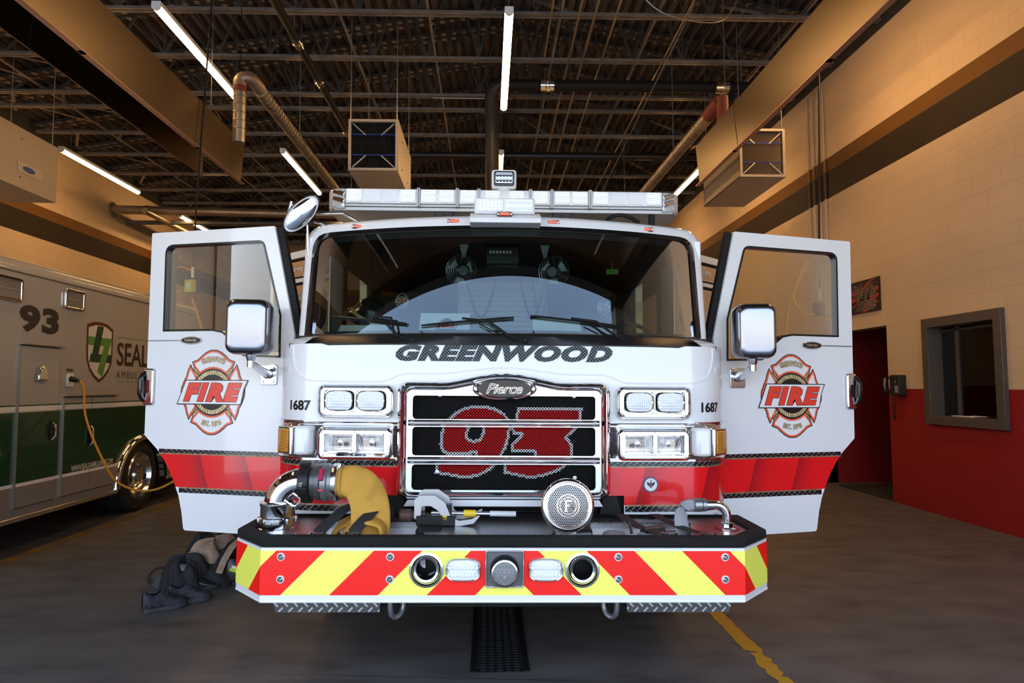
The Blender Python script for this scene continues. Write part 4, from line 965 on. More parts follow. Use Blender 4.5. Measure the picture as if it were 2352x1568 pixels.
# ---- wipers
for (a, b, piv, arm) in (((-.985, 1.865), (-.535, 1.815), (-.50, 1.722), (-.70, 1.855)), ((-.455, 1.803), (.05, 1.848), (.11, 1.722), (-.17, 1.835)), ((.14, 1.858), (.64, 1.812), (.715, 1.72), (.42, 1.842))):
    wp = empty('wiper', wpt(piv[0], piv[1], -.02), FE); o_w = Vector(wp.location)
    rel = lambda u, v, q: Vector(wpt(u, v, q)) - o_w
    n = 8; bl = [(a[0] + (b[0] - a[0]) * k / n, a[1] + (b[1] - a[1]) * k / n + .012 * sin(pi * k / n) * 0) for k in range(n + 1)]
    MB().tube([rel(*p, -.022) for p in bl], [.004] + [.0065] * (n - 1) + [.004], 8).tube([rel(p[0], p[1] - .012, -.014) for p in bl], .003, 6).build('wiper_blade', BLACKTRIM, wp)
    mid = arm
    P = [rel(piv[0], piv[1] - .005, -.03), rel(piv[0] - .10, piv[1] + .03, -.05), rel(mid[0] + .08, mid[1] - .01, -.045), rel(mid[0] - .06, mid[1] + .005, -.038)]
    MB().tube(P, [.009, .008, .007, .006], 8).tube([rel(piv[0] - .05, piv[1] - .01, -.03), rel(mid[0] + .03, mid[1] - .025, -.04)], .004, 6).build('wiper_arm', BLACKTRIM, wp)
    MB().lathe([(.016, 0), (.016, .02), (.01, .03)], rel(piv[0], piv[1] - .005, -.01), (0, -1, .2), 12).tube([rel(piv[0] + .01, piv[1], -.03), rel(piv[0] + .05, piv[1] + .02, -.03), rel(piv[0] + .045, piv[1] + .055, -.02)], .0025, 6).build('wiper_pivot', BLACK, wp)
# ---- marker lamps
def marker(x, z, y, par=FE):
    t = MB().prism(rrect(x - .042, x + .042, z - .0125, z + .0125, .008, 3), y - .014, y + .012, lambda u, v, q: (u, q, v)).build('marker_lamp', mat('marker_base', (.04, .008, .006), .3), par, bevel=.002)
    MB().prism(rrect(x - .028, x + .028, z - .009, z + .009, .004, 3), y - .022, y - .012, lambda u, v, q: (u, q, v)).build('marker_lens', ORANGE, t, bevel=.002)
    MB().lathe([(.004, 0), (.004, .003)], (x - .035, y - .014, z), (0, -1, 0), 8).build('marker_screw', CHROME, t); MB().lathe([(.004, 0), (.004, .003)], (x + .035, y - .014, z), (0, -1, 0), 8).build('marker_screw', CHROME, t)
for x, z in ((-.845, 2.395), (-.285, 2.40), (.265, 2.40), (.825, 2.395)): marker(x, z, wpt(x, z)[1] + .012)
# ---- brow with flood light
MB().prism([(.585, 2.365), (.70, 2.36), (.78, 2.44), (.70, 2.445), (.60, 2.405), (.585, 2.39)], -.195, .195, lambda u, v, q: (q, u, v)).build('brow_plate', WHITEPL, FE, bevel=.003)
marker(-.005, 2.412, .602)
fl = MB().bx(-.172, .162, .62, .68, 2.425, 2.512).build('flood_light', WHITEPL, FE, bevel=.008)
mb = MB(); mb.bx(-.160, -.012, .612, .622, 2.434, 2.503).bx(.0, .150, .612, .622, 2.434, 2.503); mb.build('flood_lens', LENS, fl, bevel=.002)
mb = MB()
for i in range(7):
    for j in range(4): mb.lathe([(.006, 0), (.005, .005), (.002, .006)], (-.150 + .021 * i, .612, 2.443 + .017 * j), (0, -1, 0), 8)
mb.build('led_dot', mat('led_dot', (.9, .92, .94), .1, 0, .5), fl)
MB().bx(.008, .142, .608, .613, 2.478, 2.492).bx(.008, .142, .608, .613, 2.445, 2.459).build('flood_bar_lens', mat('cool_lens', (.70, .76, .82), .12, 0, .6), fl)
# ---- light bar
LBZ = 2.575; LY = 1.10
lb = MB().prism([(-1.06, LY + .03), (1.06, LY + .03), (1.10, LY + .12), (1.10, LY + .34), (1.0, LY + .42), (-1.0, LY + .42), (-1.10, LY + .34), (-1.10, LY + .12)], LBZ - .012, LBZ + .012, lambda u, v, q: (u, v, q)).bx(-1.07, 1.07, LY + .02, LY + .40, LBZ + .012, LBZ + .03).build('light_bar', mat('bar_aluminium', (.36, .36, .36), .35, .6), FE, bevel=.003)
MB().prism([(-1.06, LY + .02), (1.06, LY + .02), (1.08, LY + .10), (1.06, LY + .38), (-1.06, LY + .38), (-1.08, LY + .10)], LBZ + .03, LBZ + .118, lambda u, v, q: (u, v, q)).build('bar_core', mat('bar_core', (.55, .56, .58), .3, .5), lb)
LBL = mat('bar_lens', (.84, .86, .89), .14, 0, .7); g = NG(LBL); g.bump(g.op('SINE', g.op('MULTIPLY', g.x, 1150.0)), .45, .002)
segs = [(-.985, -.545), (-.525, -.305), (-.285, -.165), (-.155, .155), (.165, .285), (.305, .525), (.545, .985)]
for a, b in segs:
    MB().prism([(LY + .0, LBZ + .028), (LY - .003, LBZ + .05), (LY, LBZ + .118), (LY + .03, LBZ + .124), (LY + .40, LBZ + .124), (LY + .40, LBZ + .028)], a, b, lambda u, v, q: (q, u, v)).build('bar_lens', LBL, lb, bevel=.003)
for sx in (-1, 1):
    MB().prism([(sx * .988, LY), (sx * 1.05, LY + .012), (sx * 1.10, LY + .06), (sx * 1.115, LY + .13), (sx * 1.115, LY + .3), (sx * 1.05, LY + .40), (sx * .988, LY + .40)], LBZ - .005, LBZ + .122, lambda u, v, q: (u, v, q)).build('bar_end_cap', mat('end_lens', (.62, .64, .66), .1, .3, .8), lb, bevel=.012)
    mb = MB()
    for k in range(2): mb.obx((sx * 1.028, LY + .006, LBZ + .05 + .042 * k), (.085, .012, .03), (0, -sx * .35, sx * .35))
    mb.build('corner_module', CHROME, lb, bevel=.004)
MODW = mat('module_white', (.88, .90, .92), .2, 0, .6); MODC = mat('module_glass', (.74, .76, .78), .1, .4, .8)
mods = []
for a, b in segs:
    L = b - a; n = {0: 4}.get(0, 4) if L > .4 else (2 if L > .2 else 1)
    if L > .4: cells = [a + .055 + (.11 * k) for k in (0, 3)]; plain = [a + .055 + .11 * k for k in (1, 2)]
    else: cells = [a + L * (k + .5) / n for k in range(n)] if L < .3 else [a + .08, b - .08]; plain = []
    mods += cells
    for c in plain: MB().prism(rrect(c - .05, c + .05, LBZ + .036, LBZ + .112, .006, 3), LY - .006, LY + .002, XZ(0)).build('bar_panel', LBL, lb, bevel=.002)
for c in mods:
    mo = MB().prism(rrect(c - .048, c + .048, LBZ + .034, LBZ + .114, .012, 4), LY - .008, LY + .002, XZ(0)).build('flash_module', MODW, lb, bevel=.002)
    mb = MB()
    for zc in (LBZ + .056, LBZ + .092): mb.ring(rrect(c - .042, c + .042, zc - .014, zc + .014, .0139, 4), rrect(c - .037, c + .037, zc - .010, zc + .010, .0099, 4), LY - .012, LY - .007, XZ(0)).prism(rrect(c - .034, c + .034, zc - .005, zc + .005, .0049, 3), LY - .011, LY - .007, XZ(0))
    mb.build('module_lens', MODC, mo, smooth=False)
for x in (-.535, -.295, -.16, .16, .295, .535): MB().bx(x - .009, x - .002, LY - .008, LY + .4, LBZ + .01, LBZ + .126).bx(x + .002, x + .009, LY - .008, LY + .4, LBZ + .01, LBZ + .126).build('bar_divider', mat('divider_grey', (.34, .35, .36), .3, .5), lb)
for x in (-.38, .36): MB().prism([(x - .06, LBZ - .012), (x + .06, LBZ - .012), (x + .04, LBZ - .10), (x - .04, LBZ - .10)], LY + .03, LY + .06, XZ(0)).lathe([(.012, 0), (.012, .02)], (x, LY + .03, LBZ - .04), (0, -1, 0), 8).build('bar_foot', BLACKTRIM, lb, bevel=.003)
mb = MB(); mb.tube(smooth_path([(.62, LY + .05, 2.48), (.66, LY, 2.53), (.74, LY - .02, 2.54), (.84, LY, 2.50)], 6), .012, 8).tube([(.93, LY + .05, 2.50), (.93, LY + .05, 2.56)], .02, 10); mb.build('bar_cable', BLACK, lb)
# spotlight
sl = MB().prism(rrect(-.083, .075, 2.728, 2.852, .02, 5), 1.18, 1.25, XZ(0)).build('spotlight', WHITEPL, FE, bevel=.01)
MB().prism(rrect(-.068, .060, 2.743, 2.838, .012, 4), 1.170, 1.182, XZ(0)).build('spotlight_face', BLACKGLOSS, sl)
MB().prism(rrect(-.058, .050, 2.760, 2.828, .010, 4), 1.164, 1.171, XZ(0)).build('reflector_panel', REFL, sl)
mb = MB()
for i in range(5):
    for j in range(2): mb.lathe([(.0105, 0), (.009, .003), (.004, .0005), (.001, .0004)], (-.046 + .021 * i, 1.163, 2.776 + .034 * j), (0, -1, 0), 12)
mb.build('spotlight_led', mat('spot_led', (.25, .30, .34), .08, .9), sl)
MB().lathe([(.05, 0), (.048, .03), (.035, .045)], (-.004, 1.23, 2.695), (0, 0, 1), 20).build('spotlight_base', WHITEPL, sl)
# ---- round convex mirror on the left roof corner
mc_, mn = Vector((-1.19, .88, 2.472)), Vector((.22, -.9, -.25)).normalized()
mroot = empty('crossview_mirror', mc_, FE)
# tall ellipse tilted like in the photo
ax = Vector((.62, .12, .78)).normalized(); ay = mn.cross(ax).normalized(); ax = ay.cross(mn).normalized()
def mpt(a, r, h, ra=.138, rb=.064): return ax * (ra * r * cos(a)) + ay * (rb * r * sin(a)) + mn * h
mb = MB(); rr = [(0.001, -.05), (.6, -.045), (.95, -.02), (1.0, .0), (1.0, .008), (.93, .010)]
mb.grid(lambda i, j: mpt(2 * pi * i / 40, rr[j][0], rr[j][1]), 40, 6, closeu=True); mb.build('mirror_shell', BLACKGLOSS, mroot, ang=50)
mb = MB(); rr2 = [(.935, .008), (.93, .011), (.86, .0135), (.84, .012)]; mb.grid(lambda i, j: mpt(2 * pi * i / 40, rr2[j][0], rr2[j][1]), 40, 4, closeu=True); mb.build('mirror_rim', WHITEPL, mroot)
mb = MB(); rr3 = [(.85, .010), (.6, .019), (.3, .025), (.001, .027)]; mb.grid(lambda i, j: mpt(2 * pi * i / 40, rr3[j][0], rr3[j][1]), 40, 4, closeu=True); mb.build('mirror_glass', mat('mirror_glass', (.9, .92, .95), .01, 1), mroot, ang=180)
mb = MB(); mb.tube([(-.02, .05, .02), (-.06, .1, .07), (-.10, .14, .09)], .009, 8).tube([(.05, .06, .02), (.20, .16, .05), (.33, .24, -.01)], .010, 8).tube([(.06, .06, -.03), (.14, .12, -.04), (.2, .2, -.04)], .008, 8).tube([(-.10, .13, .11), (-.13, .14, .0)], .01, 8).tube([(.33, .24, .02), (.33, .24, -.05)], .014, 8).tube([(.02, .05, -.05), (.02, .08, -.20), (.04, .1, -.4)], .008, 8); mb.build('mirror_bracket', POLISH, mroot)
# ================================================================== CAB DOORS
DA = radians(15)
def door_mp(s, hx=1.285, hy=1.0, a=DA):
    du = Vector((s * cos(a), sin(a), 0)); f = Vector((s * sin(a), -cos(a), 0)); H = Vector((s * hx, hy, 0))
    return lambda u, v, q: tuple(H + du * u + f * q + Vector((0, 0, v)))
EMB = [mat('emblem_black', (.012, .011, .012), .25, 0, .4), mat('emblem_orange', (.80, .13, .055), .3, 0, .4), mat('emblem_white', (.80, .80, .80), .3, 0, .4), mat('emblem_gold', (.50, .38, .17), .35, .3, var=(55, (.75, .62, .36), .4, .6)), None]
rm = mat('emblem_red', (.75, .05, .03), .3, 0, .4); EMB[4] = rm
g = NG(rm); g.setc(g.mix(g.op('MULTIPLY', g.op('FRACT', g.op('MULTIPLY', g.z, 1.0)), .0), (.78, .055, .03), (.5, .05, .02)))
def emblem(cu, cz, R, mp, s, parent, name='fire_emblem', small=False):
    mb = MB(); e = .0006 if not small else .0008; W = [.0012 + e * k for k in range(14)]
    def P(lst): return [(cu + a * R, cz + b * R) for a, b in lst]
    # top panel and its mirror below, side panels
    half = [(.10, 1.0), (.22, .945), (.33, .86), (.43, .775), (.57, .725), (.52, .60), (.42, .50), (.38, .43)]
    inn = [(.55 * sin(radians(a)), .57 * cos(radians(a))) for a in (34, 22, 10, 0, -10, -22, -34)]
    top = [(0, 1.01)] + half + inn + [(-a, b) for a, b in reversed(half)]
    sidep = [(.64, .64), (.70, .50), (.73, .38), (.80, .25), (.86, .1), (.87, 0), (.86, -.1), (.80, -.25), (.73, -.38), (.70, -.50), (.64, -.64), (.50, -.44), (.44, -.34)] + [(.55 * cos(radians(a)), .55 * sin(radians(a))) for a in (-30, -15, 0, 15, 30)] + [(.44, .34), (.50, .44)]
    panels = [top, [(a, -b) for a, b in top], sidep, [(-a, b) for a, b in sidep]]
    for pn in panels:
        pts = P(pn)
        for k, (d, m_) in enumerate(((-.022, 0), (0, 1), (.045, 2)) if not small else ((-.03, 2), (.03, 0))):
            pp = inset(pts, d * R); fl, tr = tess_bent(pp, [], None, 0); mb.add([mp(u, v, W[1 + k]) for u, v in fl], tr, m_)
    # diagonal gold bars
    for a in (45, 135, 225, 315):
        c_, s_ = cos(radians(a + (0)), ), sin(radians(a))
        def bar_(r0, r1, hw, w_, m_): mb.add([mp(cu + R * (c_ * r + s_ * h), cz + R * (s_ * r - c_ * h), w_) for r, h in ((r0, -hw), (r1, -hw), (r1, hw), (r0, hw))], [(0, 1, 2, 3)], m_)
        bar_(.45, .78, .075, W[0], 0); bar_(.47, .76, .05, W[1], 3)
        if not small: bar_(.47, .76, .012, W[2], 0)
    def dsk(r, w_, m_, n=40): mb.add([mp(cu + R * r * cos(2 * pi * k / n), cz + R * r * sin(2 * pi * k / n), w_) for k in range(n)], [tuple(range(n))], m_)
    dsk(.56, W[4], 0); dsk(.525, W[5], 3); dsk(.43, W[6], 0)
    if not small:
        for k in range(44):
            a = 2 * pi * k / 44; r0, r1 = .435, .52; mb.add([mp(cu + R * r * cos(a + t), cz + R * r * sin(a + t), W[6]) for r, t in ((r0, 0), (r1, .07), (r1, .095), (r0, .025))], [(0, 1, 2, 3)], 0)
        gl = lambda u, v, q: mp(cu + (u * cos(v * 0)) , cz + v, q)
        def arc(txt, rad, hgt, span, sgn):
            vs, fs = text_geo(txt, 0, .03, 1.05); vk, fk = text_geo(txt, 0, .07, 1.05)
            x0, x1 = min(p[0] for p in vs), max(p[0] for p in vs); xm = (x0 + x1) / 2; y0, y1 = min(p[1] for p in vs), max(p[1] for p in vs)
            for (V, F_, m_, w_) in ((vk, fk, 0, W[7]), (vs, fs, 3, W[8])):
                pts = []
                for x, y in V:
                    t = (x - xm) / (x1 - x0) * span; r = rad + ((y - y0) / (y1 - y0) - .5) * hgt * sgn
                    pts.append(mp(cu + R * r * sin(t), cz + sgn * R * r * cos(t), w_))
                mb.add(pts, F_, m_)
        arc('GREENWOOD', .80, .13, .84, 1); arc('EST. 1890', .76, .12, .70, -1)
    # banner word
    pg = [(-.98, -.30), (.80, -.30), (.84, -.12), (.88, .08), (.98, .30), (-.74, .30)]
    for k, (d, m_) in enumerate(((0, 0), (.022, 2))):
        pp = inset(P(pg), d * R); fl, tr = tess_bent(pp, [], None, 0); mb.add([mp(u, v, W[9 + k]) for u, v in fl], tr, m_)
    if not small: text_into(mb, 'FIRE', 1.60 * R, .45 * R, mp, 0, .28, .090, 1.22, .070, W[11], cu + .01 * R, cz)
    if not small: text_into(mb, 'FIRE', 1.60 * R, .45 * R, mp, 4, .28, .070, 1.22, .070, W[12], cu + .01 * R, cz)
    else: text_into(mb, 'FIRE', 1.55 * R, .42 * R, mp, 4, .28, .075, 1.12, .075, W[12], cu + .01 * R, cz)
    return mb.build(name, EMB, parent, smooth=False)
DOOR = [(.12, 2.435), (.99, 2.43), (.985, 1.16), (.885, 1.07), (.84, 1.015), (.80, .955), (.765, .89), (.725, .80), (.70, .709), (.68, .592), (.0, .592), (-.03, .8), (-.03, 1.78)]
WINO = [(.19, 2.352), (.885, 2.35), (.88, 1.803), (.53, 1.803), (.46, 1.79), (.40, 1.745), (.35, 1.68), (.31, 1.645), (.055, 1.637), (.058, 1.892)]
for s, side in ((-1, 'left'), (1, 'right')):
    DA = radians(14.5) if s < 0 else radians(15); mp = door_mp(s, 1.275 if s < 0 else 1.295, 1.0, DA)
    dp = roundpoly(DOOR, [.012, .012, .02, .02, 0, 0, 0, 0, 0, .02, .01, 0, 0], 3); wo = roundpoly(WINO, [.05, .06, .004, .06, .0, .0, .0, .05, .004, .02], 5)
    mb = MB(); plate(mb, dp, [wo], 0, -.055, mp); dr = mb.build('cab_door', LIVD, FE, bevel=.004, ang=30)
    # inner edge trim seen along the slanted pillar side
    mb = MB(); mb.bar(mp(.10, 2.43, -.03), mp(-.05, 1.78, -.03), .03, .05).bar(mp(-.05, 1.78, -.03), mp(-.05, .8, -.03), .03, .05); mb.build('door_seal', BLACK, dr)
    w1 = inset(wo, .012); mb = MB(); mb.ring(wo, w1, .003, -.05, mp); mb.build('window_seal', BLACKGLOSS, dr)
    mb = MB(); mb.add([mp(.855, 1.81, -.02), mp(.855, 2.30, -.02), mp(.82, 2.30, -.03), mp(.82, 1.81, -.03)], [(0, 1, 2, 3)]); mb.build('window_channel', BLACK, dr)
    fl, tr = tess_bent(w1, [], None, 0); mb = MB(); mb.add([mp(u, v, -.02) for u, v in fl], tr); mb.build('door_window', GLASSD, dr, smooth=False)
    tread_band(.02, .875, 1.055, 1.078, mp, .0375, goldz=(1.047, 1.055)).build('tread_band', [TRB, TRW, GOLDB], dr, smooth=False)
    tread_band(.02, .722, .817, .843, mp, .0375, goldz=(.843, .851)).build('tread_band', [TRB, TRW, GOLDB], dr, smooth=False)
    # writing reads left to right: flip u on the left door
    mf = mp if s > 0 else (lambda u, v, q, mp=mp: mp(2 * .51 - u, v, q))
    cu = .51 if s < 0 else .515
    emblem(cu if s > 0 else .51, 1.428, .252, mf, s, dr)
    # oval name badge and bead line
    bu = .67
    mb = MB(); mb.add([mp(.70, 1.742, .002), mp(.985, 1.742, .002), mp(.985, 1.75, .002), mp(.70, 1.75, .002)], [(0, 1, 2, 3)]); mb.build('bead_line', mat('bead_grey', (.3, .31, .33), .3, .5), dr)
    mq = (lambda u, v, q, mp=mp: mp(bu + u * s, v, q))
    mb = MB(); mb.prism([(.075 * cos(a), 1.746 + .0235 * sin(a)) for a in [2 * pi * k / 32 for k in range(32)]], .002, .009, mq); ov = mb.build('name_badge', CHROME, dr, bevel=.002)
    mb = MB(); mb.prism([(.068 * cos(a), 1.746 + .0185 * sin(a)) for a in [2 * pi * k / 32 for k in range(32)]], .009, .0095, mq, 0); text_into(mb, 'Velocity', .088, .024, mq, 1, .35, .008, .9, .008, .0105, 0, 1.746); mb.build('badge_script', [mat('badge_dark', (.035, .032, .03), .3, .5), CHROME], ov, smooth=False)
    # outer handle
    mb = MB(); mb.prism(rrect(.922, .995, 1.345, 1.572, .018), 0, .022, mp); hd = mb.build('door_handle', CHROME, dr, bevel=.008)
    mb = MB(); mb.prism(rrect(.945, .975, 1.42, 1.50, .006, 3), .022, .0235, mp); mb.build('handle_recess', mat('handle_red', (.10, .004, .006), .2, 0, .5) if s < 0 else BLACK, hd)
    mb = MB(); mb.tube([mp(.985, 1.37, .012), mp(.996, 1.39, .026), mp(1.0, 1.42, .036), mp(1.0, 1.50, .036), mp(.996, 1.53, .026), mp(.985, 1.55, .012)], [.018, .021, .023, .023, .021, .018], 12, flat=.7); mb.build('handle_grip', BLACKGLOSS, hd)
    # mirror on its arm
    cxm = s * (1.435 if s > 0 else 1.437); cy, czm = .78, 1.80; hw, hh = (.108, .158) if s > 0 else (.118, .156)
    yaw_m = -.18 * s if s > 0 else .10
    def mm(u, v, q): return (cxm + u * cos(yaw_m), cy + q + u * sin(yaw_m), czm + v)
    O = rrect(-hw, hw, -hh, hh, .050, 8)
    prof = [(.97, .085), (1.0, .05), (1.0, .0), (.975, -.028), (.92, -.042), (.84, -.049), (.74, -.052)]
    mb = MB(); mb.grid(lambda i, j: mm(O[i][0] * prof[j][0], O[i][1] * prof[j][0], prof[j][1]), len(O), len(prof), closeu=True); mb.add([mm(a * .74, b * .74, -.052) for a, b in O], [tuple(range(len(O)))])
    mr = mb.build('side_mirror', mat('mirror_aluminium', (.27, .275, .30), .20, 1), dr, ang=70)
    mb = MB(); mb.add([mm(a * .985, b * .985, .07) for a, b in O], [tuple(range(len(O)))]); mb.build('mirror_glass', MC['mirror_glass'], mr)
    mb = MB(); bp_ = mp(.128, 1.54, .05)
    mb.tube([mm(-.012 * s, -hh - .07, .01), mm(-.012 * s, -hh + .0, .01)], .021, 16); mb.lathe([(.030, 0), (.026, .02), (.021, .035)], mm(-.012 * s, -hh + .0, .01), (0, 0, -1), 16)
    a0 = mm(-.012 * s - .0, -hh - .045, .01)
    mb.tube([a0, (a0[0] * .35 + bp_[0] * .65, a0[1] * .35 + bp_[1] * .65, a0[2] * .4 + bp_[2] * .6), mp(.128, 1.54, .02)], [.017, .022, .030], 10, flat=1.0)
    mb.build('mirror_arm', POLISH, dr, ang=50)
    mb = MB(); mb.prism(rrect(.072, .178, 1.475, 1.595, .012, 3), 0, .012, mp)
    mb.build('mirror_base', POLISH, dr, bevel=.003)
    mb = MB()
    for uu in (.09, .16):
        for vv in (1.493, 1.577): mb.lathe([(.007, 0), (.005, .004)], mp(uu, vv, .012), (s * sin(DA), -cos(DA), 0), 8)
    mb.build('base_bolt', BRUSH, dr)
# rear doors, half open
RA = radians(43)
for s, side in ((-1, 'left'), (1, 'right')):
    mp = door_mp(s, 1.275, 2.08, RA)
    RD = [(.0, 2.56), (.95, 2.56), (.95, .62), (.0, .62)]; W1, W2 = [(.06, 2.50), (.89, 2.50), (.89, 2.335), (.06, 2.335)], [(.06, 2.30), (.89, 2.30), (.89, 1.75), (.06, 1.75)]
    mb = MB(); plate(mb, RD, [roundpoly(W1, .03), roundpoly(W2, .03)], 0, -.05, mp); rd = mb.build('rear_cab_door', LIVD, FE, bevel=.006)
    for W_ in (W1, W2):
        q = roundpoly(W_, .03); mb = MB(); mb.ring(q, inset(q, .012), .003, -.045, mp); mb.build('window_seal', BLACK, rd)
        fl, tr = tess_bent(q, [], None, 0); mb = MB(); mb.add([mp(u, v, -.02) for u, v in fl], tr); mb.build('door_window', GLASSD, rd, smooth=False)
    mf = mp if s > 0 else (lambda u, v, q, mp=mp: mp(.95 - u, v, q))
    mb = MB(); text_into(mb, 'Serving You Since 1890', .60, .052, mf, 0, .25, .006, 1.0, .006, -.015, .35 if s > 0 else .60, 2.415); mb.build('window_lettering', mat('decal_white', (.75, .76, .76), .4), rd, smooth=False)
# ================================================================== CAB INTERIOR
for s in (-1, 1):
    st = MB().prism(roundpoly([(-.24, 0), (.24, 0), (.25, .45), (.17, .60), (-.17, .60), (-.25, .45)], .05), 0, .13, lambda u, v, q: (s * .68 + u, 1.55 + q + v * .15, 1.42 + v)).build('seat_back', BLKIN2, FE, bevel=.03)
    MB().prism(roundpoly([(-.25, -.25), (.25, -.25), (.25, .25), (-.25, .25)], .06), 1.28, 1.42, lambda u, v, q: (s * .68 + u, 1.35 + v, q)).build('seat_cushion', BLKIN2, FE, bevel=.02)
    emblem(0, 0, .052, (lambda u, v, q, s=s: (s * .70 + u, 1.545 + .15 * (.56) - q + v * .15, 2.03 + .03 * (s < 0) + v)), 1, st, 'seat_emblem', True)
MB().bx(-.34, .34, 2.05, 2.45, 1.62, 2.27).build('rear_cabinet', mat('cabinet_grey', (.28, .30, .31), .4, .2), FE, bevel=.01)
mb = MB()
for k in range(13): mb.bx(-.32, .32, 2.035, 2.05, 1.70 + .038 * k, 1.732 + .038 * k)
mb.build('cabinet_louvre', mat('louvre_grey', (.34, .36, .37), .4, .2), FE, bevel=.003)
mb = MB()
for x0, w_ in ((-.27, .22), (.13, .18), (.22, .12)):
    P = []
    for k in range(140):
        t = k / 139; P.append((x0 + w_ * t + .008 * cos(k * 1.7), 1.93 + .008 * sin(k * 1.7), 2.26 - .28 * sin(pi * t)))
    mb.tube(P, .0055, 5)
mb.build('coiled_cord', BLACK, FE)
for s in (-1, 1):
    x = .245 * s; fb = MB().tube([(x, 1.02, 2.34), (x, 1.0, 2.25)], .012, 8).prism([(x - .03, 2.34), (x + .03, 2.34), (x + .012, 2.27), (x - .012, 2.27)], 1.0, 1.02, XZ(0)).build('cab_fan', mat('fan_grey', (.33, .35, .34), .4, .3), FE)
    c = Vector((x + .02 * (1 if s > 0 else 1), .98, 2.165)) + Vector((-.03 if s < 0 else .03, 0, -.0)); nrm = Vector((.35 * s, .9, .12)).normalized(); ux = nrm.cross(Vector((0, 0, 1))).normalized(); uz = ux.cross(nrm)
    mb = MB()
    for k in range(7):
        r = .020 + .0125 * k; mb.tube([c + (ux * cos(a) + uz * sin(a)) * r + nrm * (.03 - .02 * (k / 6) ** 2) for a in [2 * pi * q / 32 for q in range(32)]], .0013, 4, closed=True)
    for q in range(12): a = 2 * pi * q / 12; mb.tube([c + (ux * cos(a) + uz * sin(a)) * r + nrm * (.03 - .02 * (r / .095) ** 2) for r in (.02, .06, .096)], .0013, 4)
    mb.build('fan_cage', mat('fan_wire', (.55, .57, .56), .25, .9), fb)
    MB().lathe([(.035, -.05), (.042, -.02), (.042, .02), (.03, .03)], c, -nrm, 20).build('fan_motor', BLACKGLOSS, fb)
    mb = MB()
    for q in range(3):
        a = 2 * pi * q / 3; p0 = c + nrm * .02; mb.add([p0, p0 + (ux * cos(a) + uz * sin(a)) * .08 + nrm * .01, p0 + (ux * cos(a + .9) + uz * sin(a + .9)) * .08 - nrm * .012], [(0, 1, 2)])
    mb.build('fan_blade', mat('fan_blade', (.30, .33, .31), .4), fb)
co = MB().bx(-.11, .09, 1.0, 1.12, 2.21, 2.32).build('overhead_radio', BLACKTRIM, FE, bevel=.006)
mb = MB()
for k in range(7): mb.bx(-.09 + .02 * k, -.078 + .02 * k, .992, 1.0, 2.275, 2.292)
mb.build('radio_button', mat('button_pale', (.55, .56, .52), .5), co)
for s in (-1, 1):
    mb = MB(); P = [(s * 1.14, 1.02, 2.07), (s * 1.10, .99, 2.06), (s * 1.075, .98, 2.0), (s * 1.075, .98, 1.88), (s * 1.10, .99, 1.82), (s * 1.14, 1.02, 1.81)]; mb.tube(smooth_path(P, 4), .018, 10); mb.build('grab_handle', BLACK, FE)
MB().prism(roundpoly([(.45, 1.7), (.95, 1.7), (.93, 1.76), (.50, 1.77)], .02), .85, 1.1, lambda u, v, q: (u, q, v)).build('gauge_hood', BLKIN, FE, bevel=.01)
mb = MB(); c = Vector((.72, 1.18, 1.80)); nrm = Vector((0, -.5, .86)); ux = Vector((1, 0, 0)); uz = ux.cross(nrm)
mb.tube([c + (ux * cos(a) + uz * sin(a)) * .21 for a in [2 * pi * q / 36 for q in range(36)]], .014, 8, closed=True)
for q in range(4): a = pi / 4 + pi / 2 * q; mb.tube([c, c + (ux * cos(a) + uz * sin(a)) * .2], .011, 6)
mb.tube([c, c + Vector((0, .2, -.35))], .03, 8); mb.build('steering_wheel', BLKIN2, FE)
def place(name, p, label, cat, group=None, rz=0):
    o = bpy.data.objects.new(name, None); COL.objects.link(o); o.matrix_world = TW @ Matrix.Translation(p) @ Matrix.Rotation(rz, 4, 'Z'); tag(o, label, cat, group); return o
def putmesh(o, p=(0, 0, 0), rz=0):
    o.matrix_world = TW @ Matrix.Translation(p) @ Matrix.Rotation(rz, 4, 'Z'); return o
PAP = mat('dash_paper', (.86, .92, .90), .6)
def paper(x0, x1, y, z, tilt, label, txt=None, coil=False):
    t = place('paper_folder', ((x0 + x1) / 2, y, z), label, 'papers'); w_ = (x1 - x0) / 2
    R_ = lambda u, v, q: (u, v * cos(tilt) - q * sin(tilt) * 0, v * sin(tilt) + q)
    MB().prism([(-w_, 0), (w_, 0), (w_ * .98, .24), (-w_ * .98, .24)], 0, .004, R_).build('sheet', PAP, t)
    mb = MB()
    if txt:
        emblem(0, .13, .07, (lambda u, v, q: R_(u + .01, v, q + .004)), 1, t, 'printed_emblem', True)
        mb = MB(); text_into(mb, 'COMMUNITY SUPPORT', .16, .012, R_, 0, 0, 0, 1, 0, .0055, 0, .035); mb.build('printed_text', EMB[0], t, smooth=False)
    if coil:
        mb = MB()
        for k in range(24): mb.tube([R_(-w_ + .01 + (2 * w_ - .02) * k / 23 + .004 * cos(a), .01 + .01 * sin(a), .006 * cos(a) + .004) for a in [2 * pi * q / 8 for q in range(8)]], .0014, 4, closed=True)
        mb.build('spiral_binding', WHITEPL, t)
paper(-.50, -.20, .86, 1.703, 1.0, 'pale printed folder with a fire emblem lying on the dash behind the windscreen', True)
paper(.17, .46, .86, 1.703, .85, 'spiral bound pale notebook on the dash, right of the printed folder', None, True)
paper(-1.0, -.70, .90, 1.703, .6, 'blank pale sheet at the left end of the dash under the face mask')
mk = place('face_mask', (-.86, 1.18, 1.702), 'black breathing mask with purple filter on the left of the dash', 'mask')
mb = MB(); prof = [(.001, .17), (.03, .165), (.06, .14), (.075, .10), (.07, .05), (.05, .015), (.03, 0)]
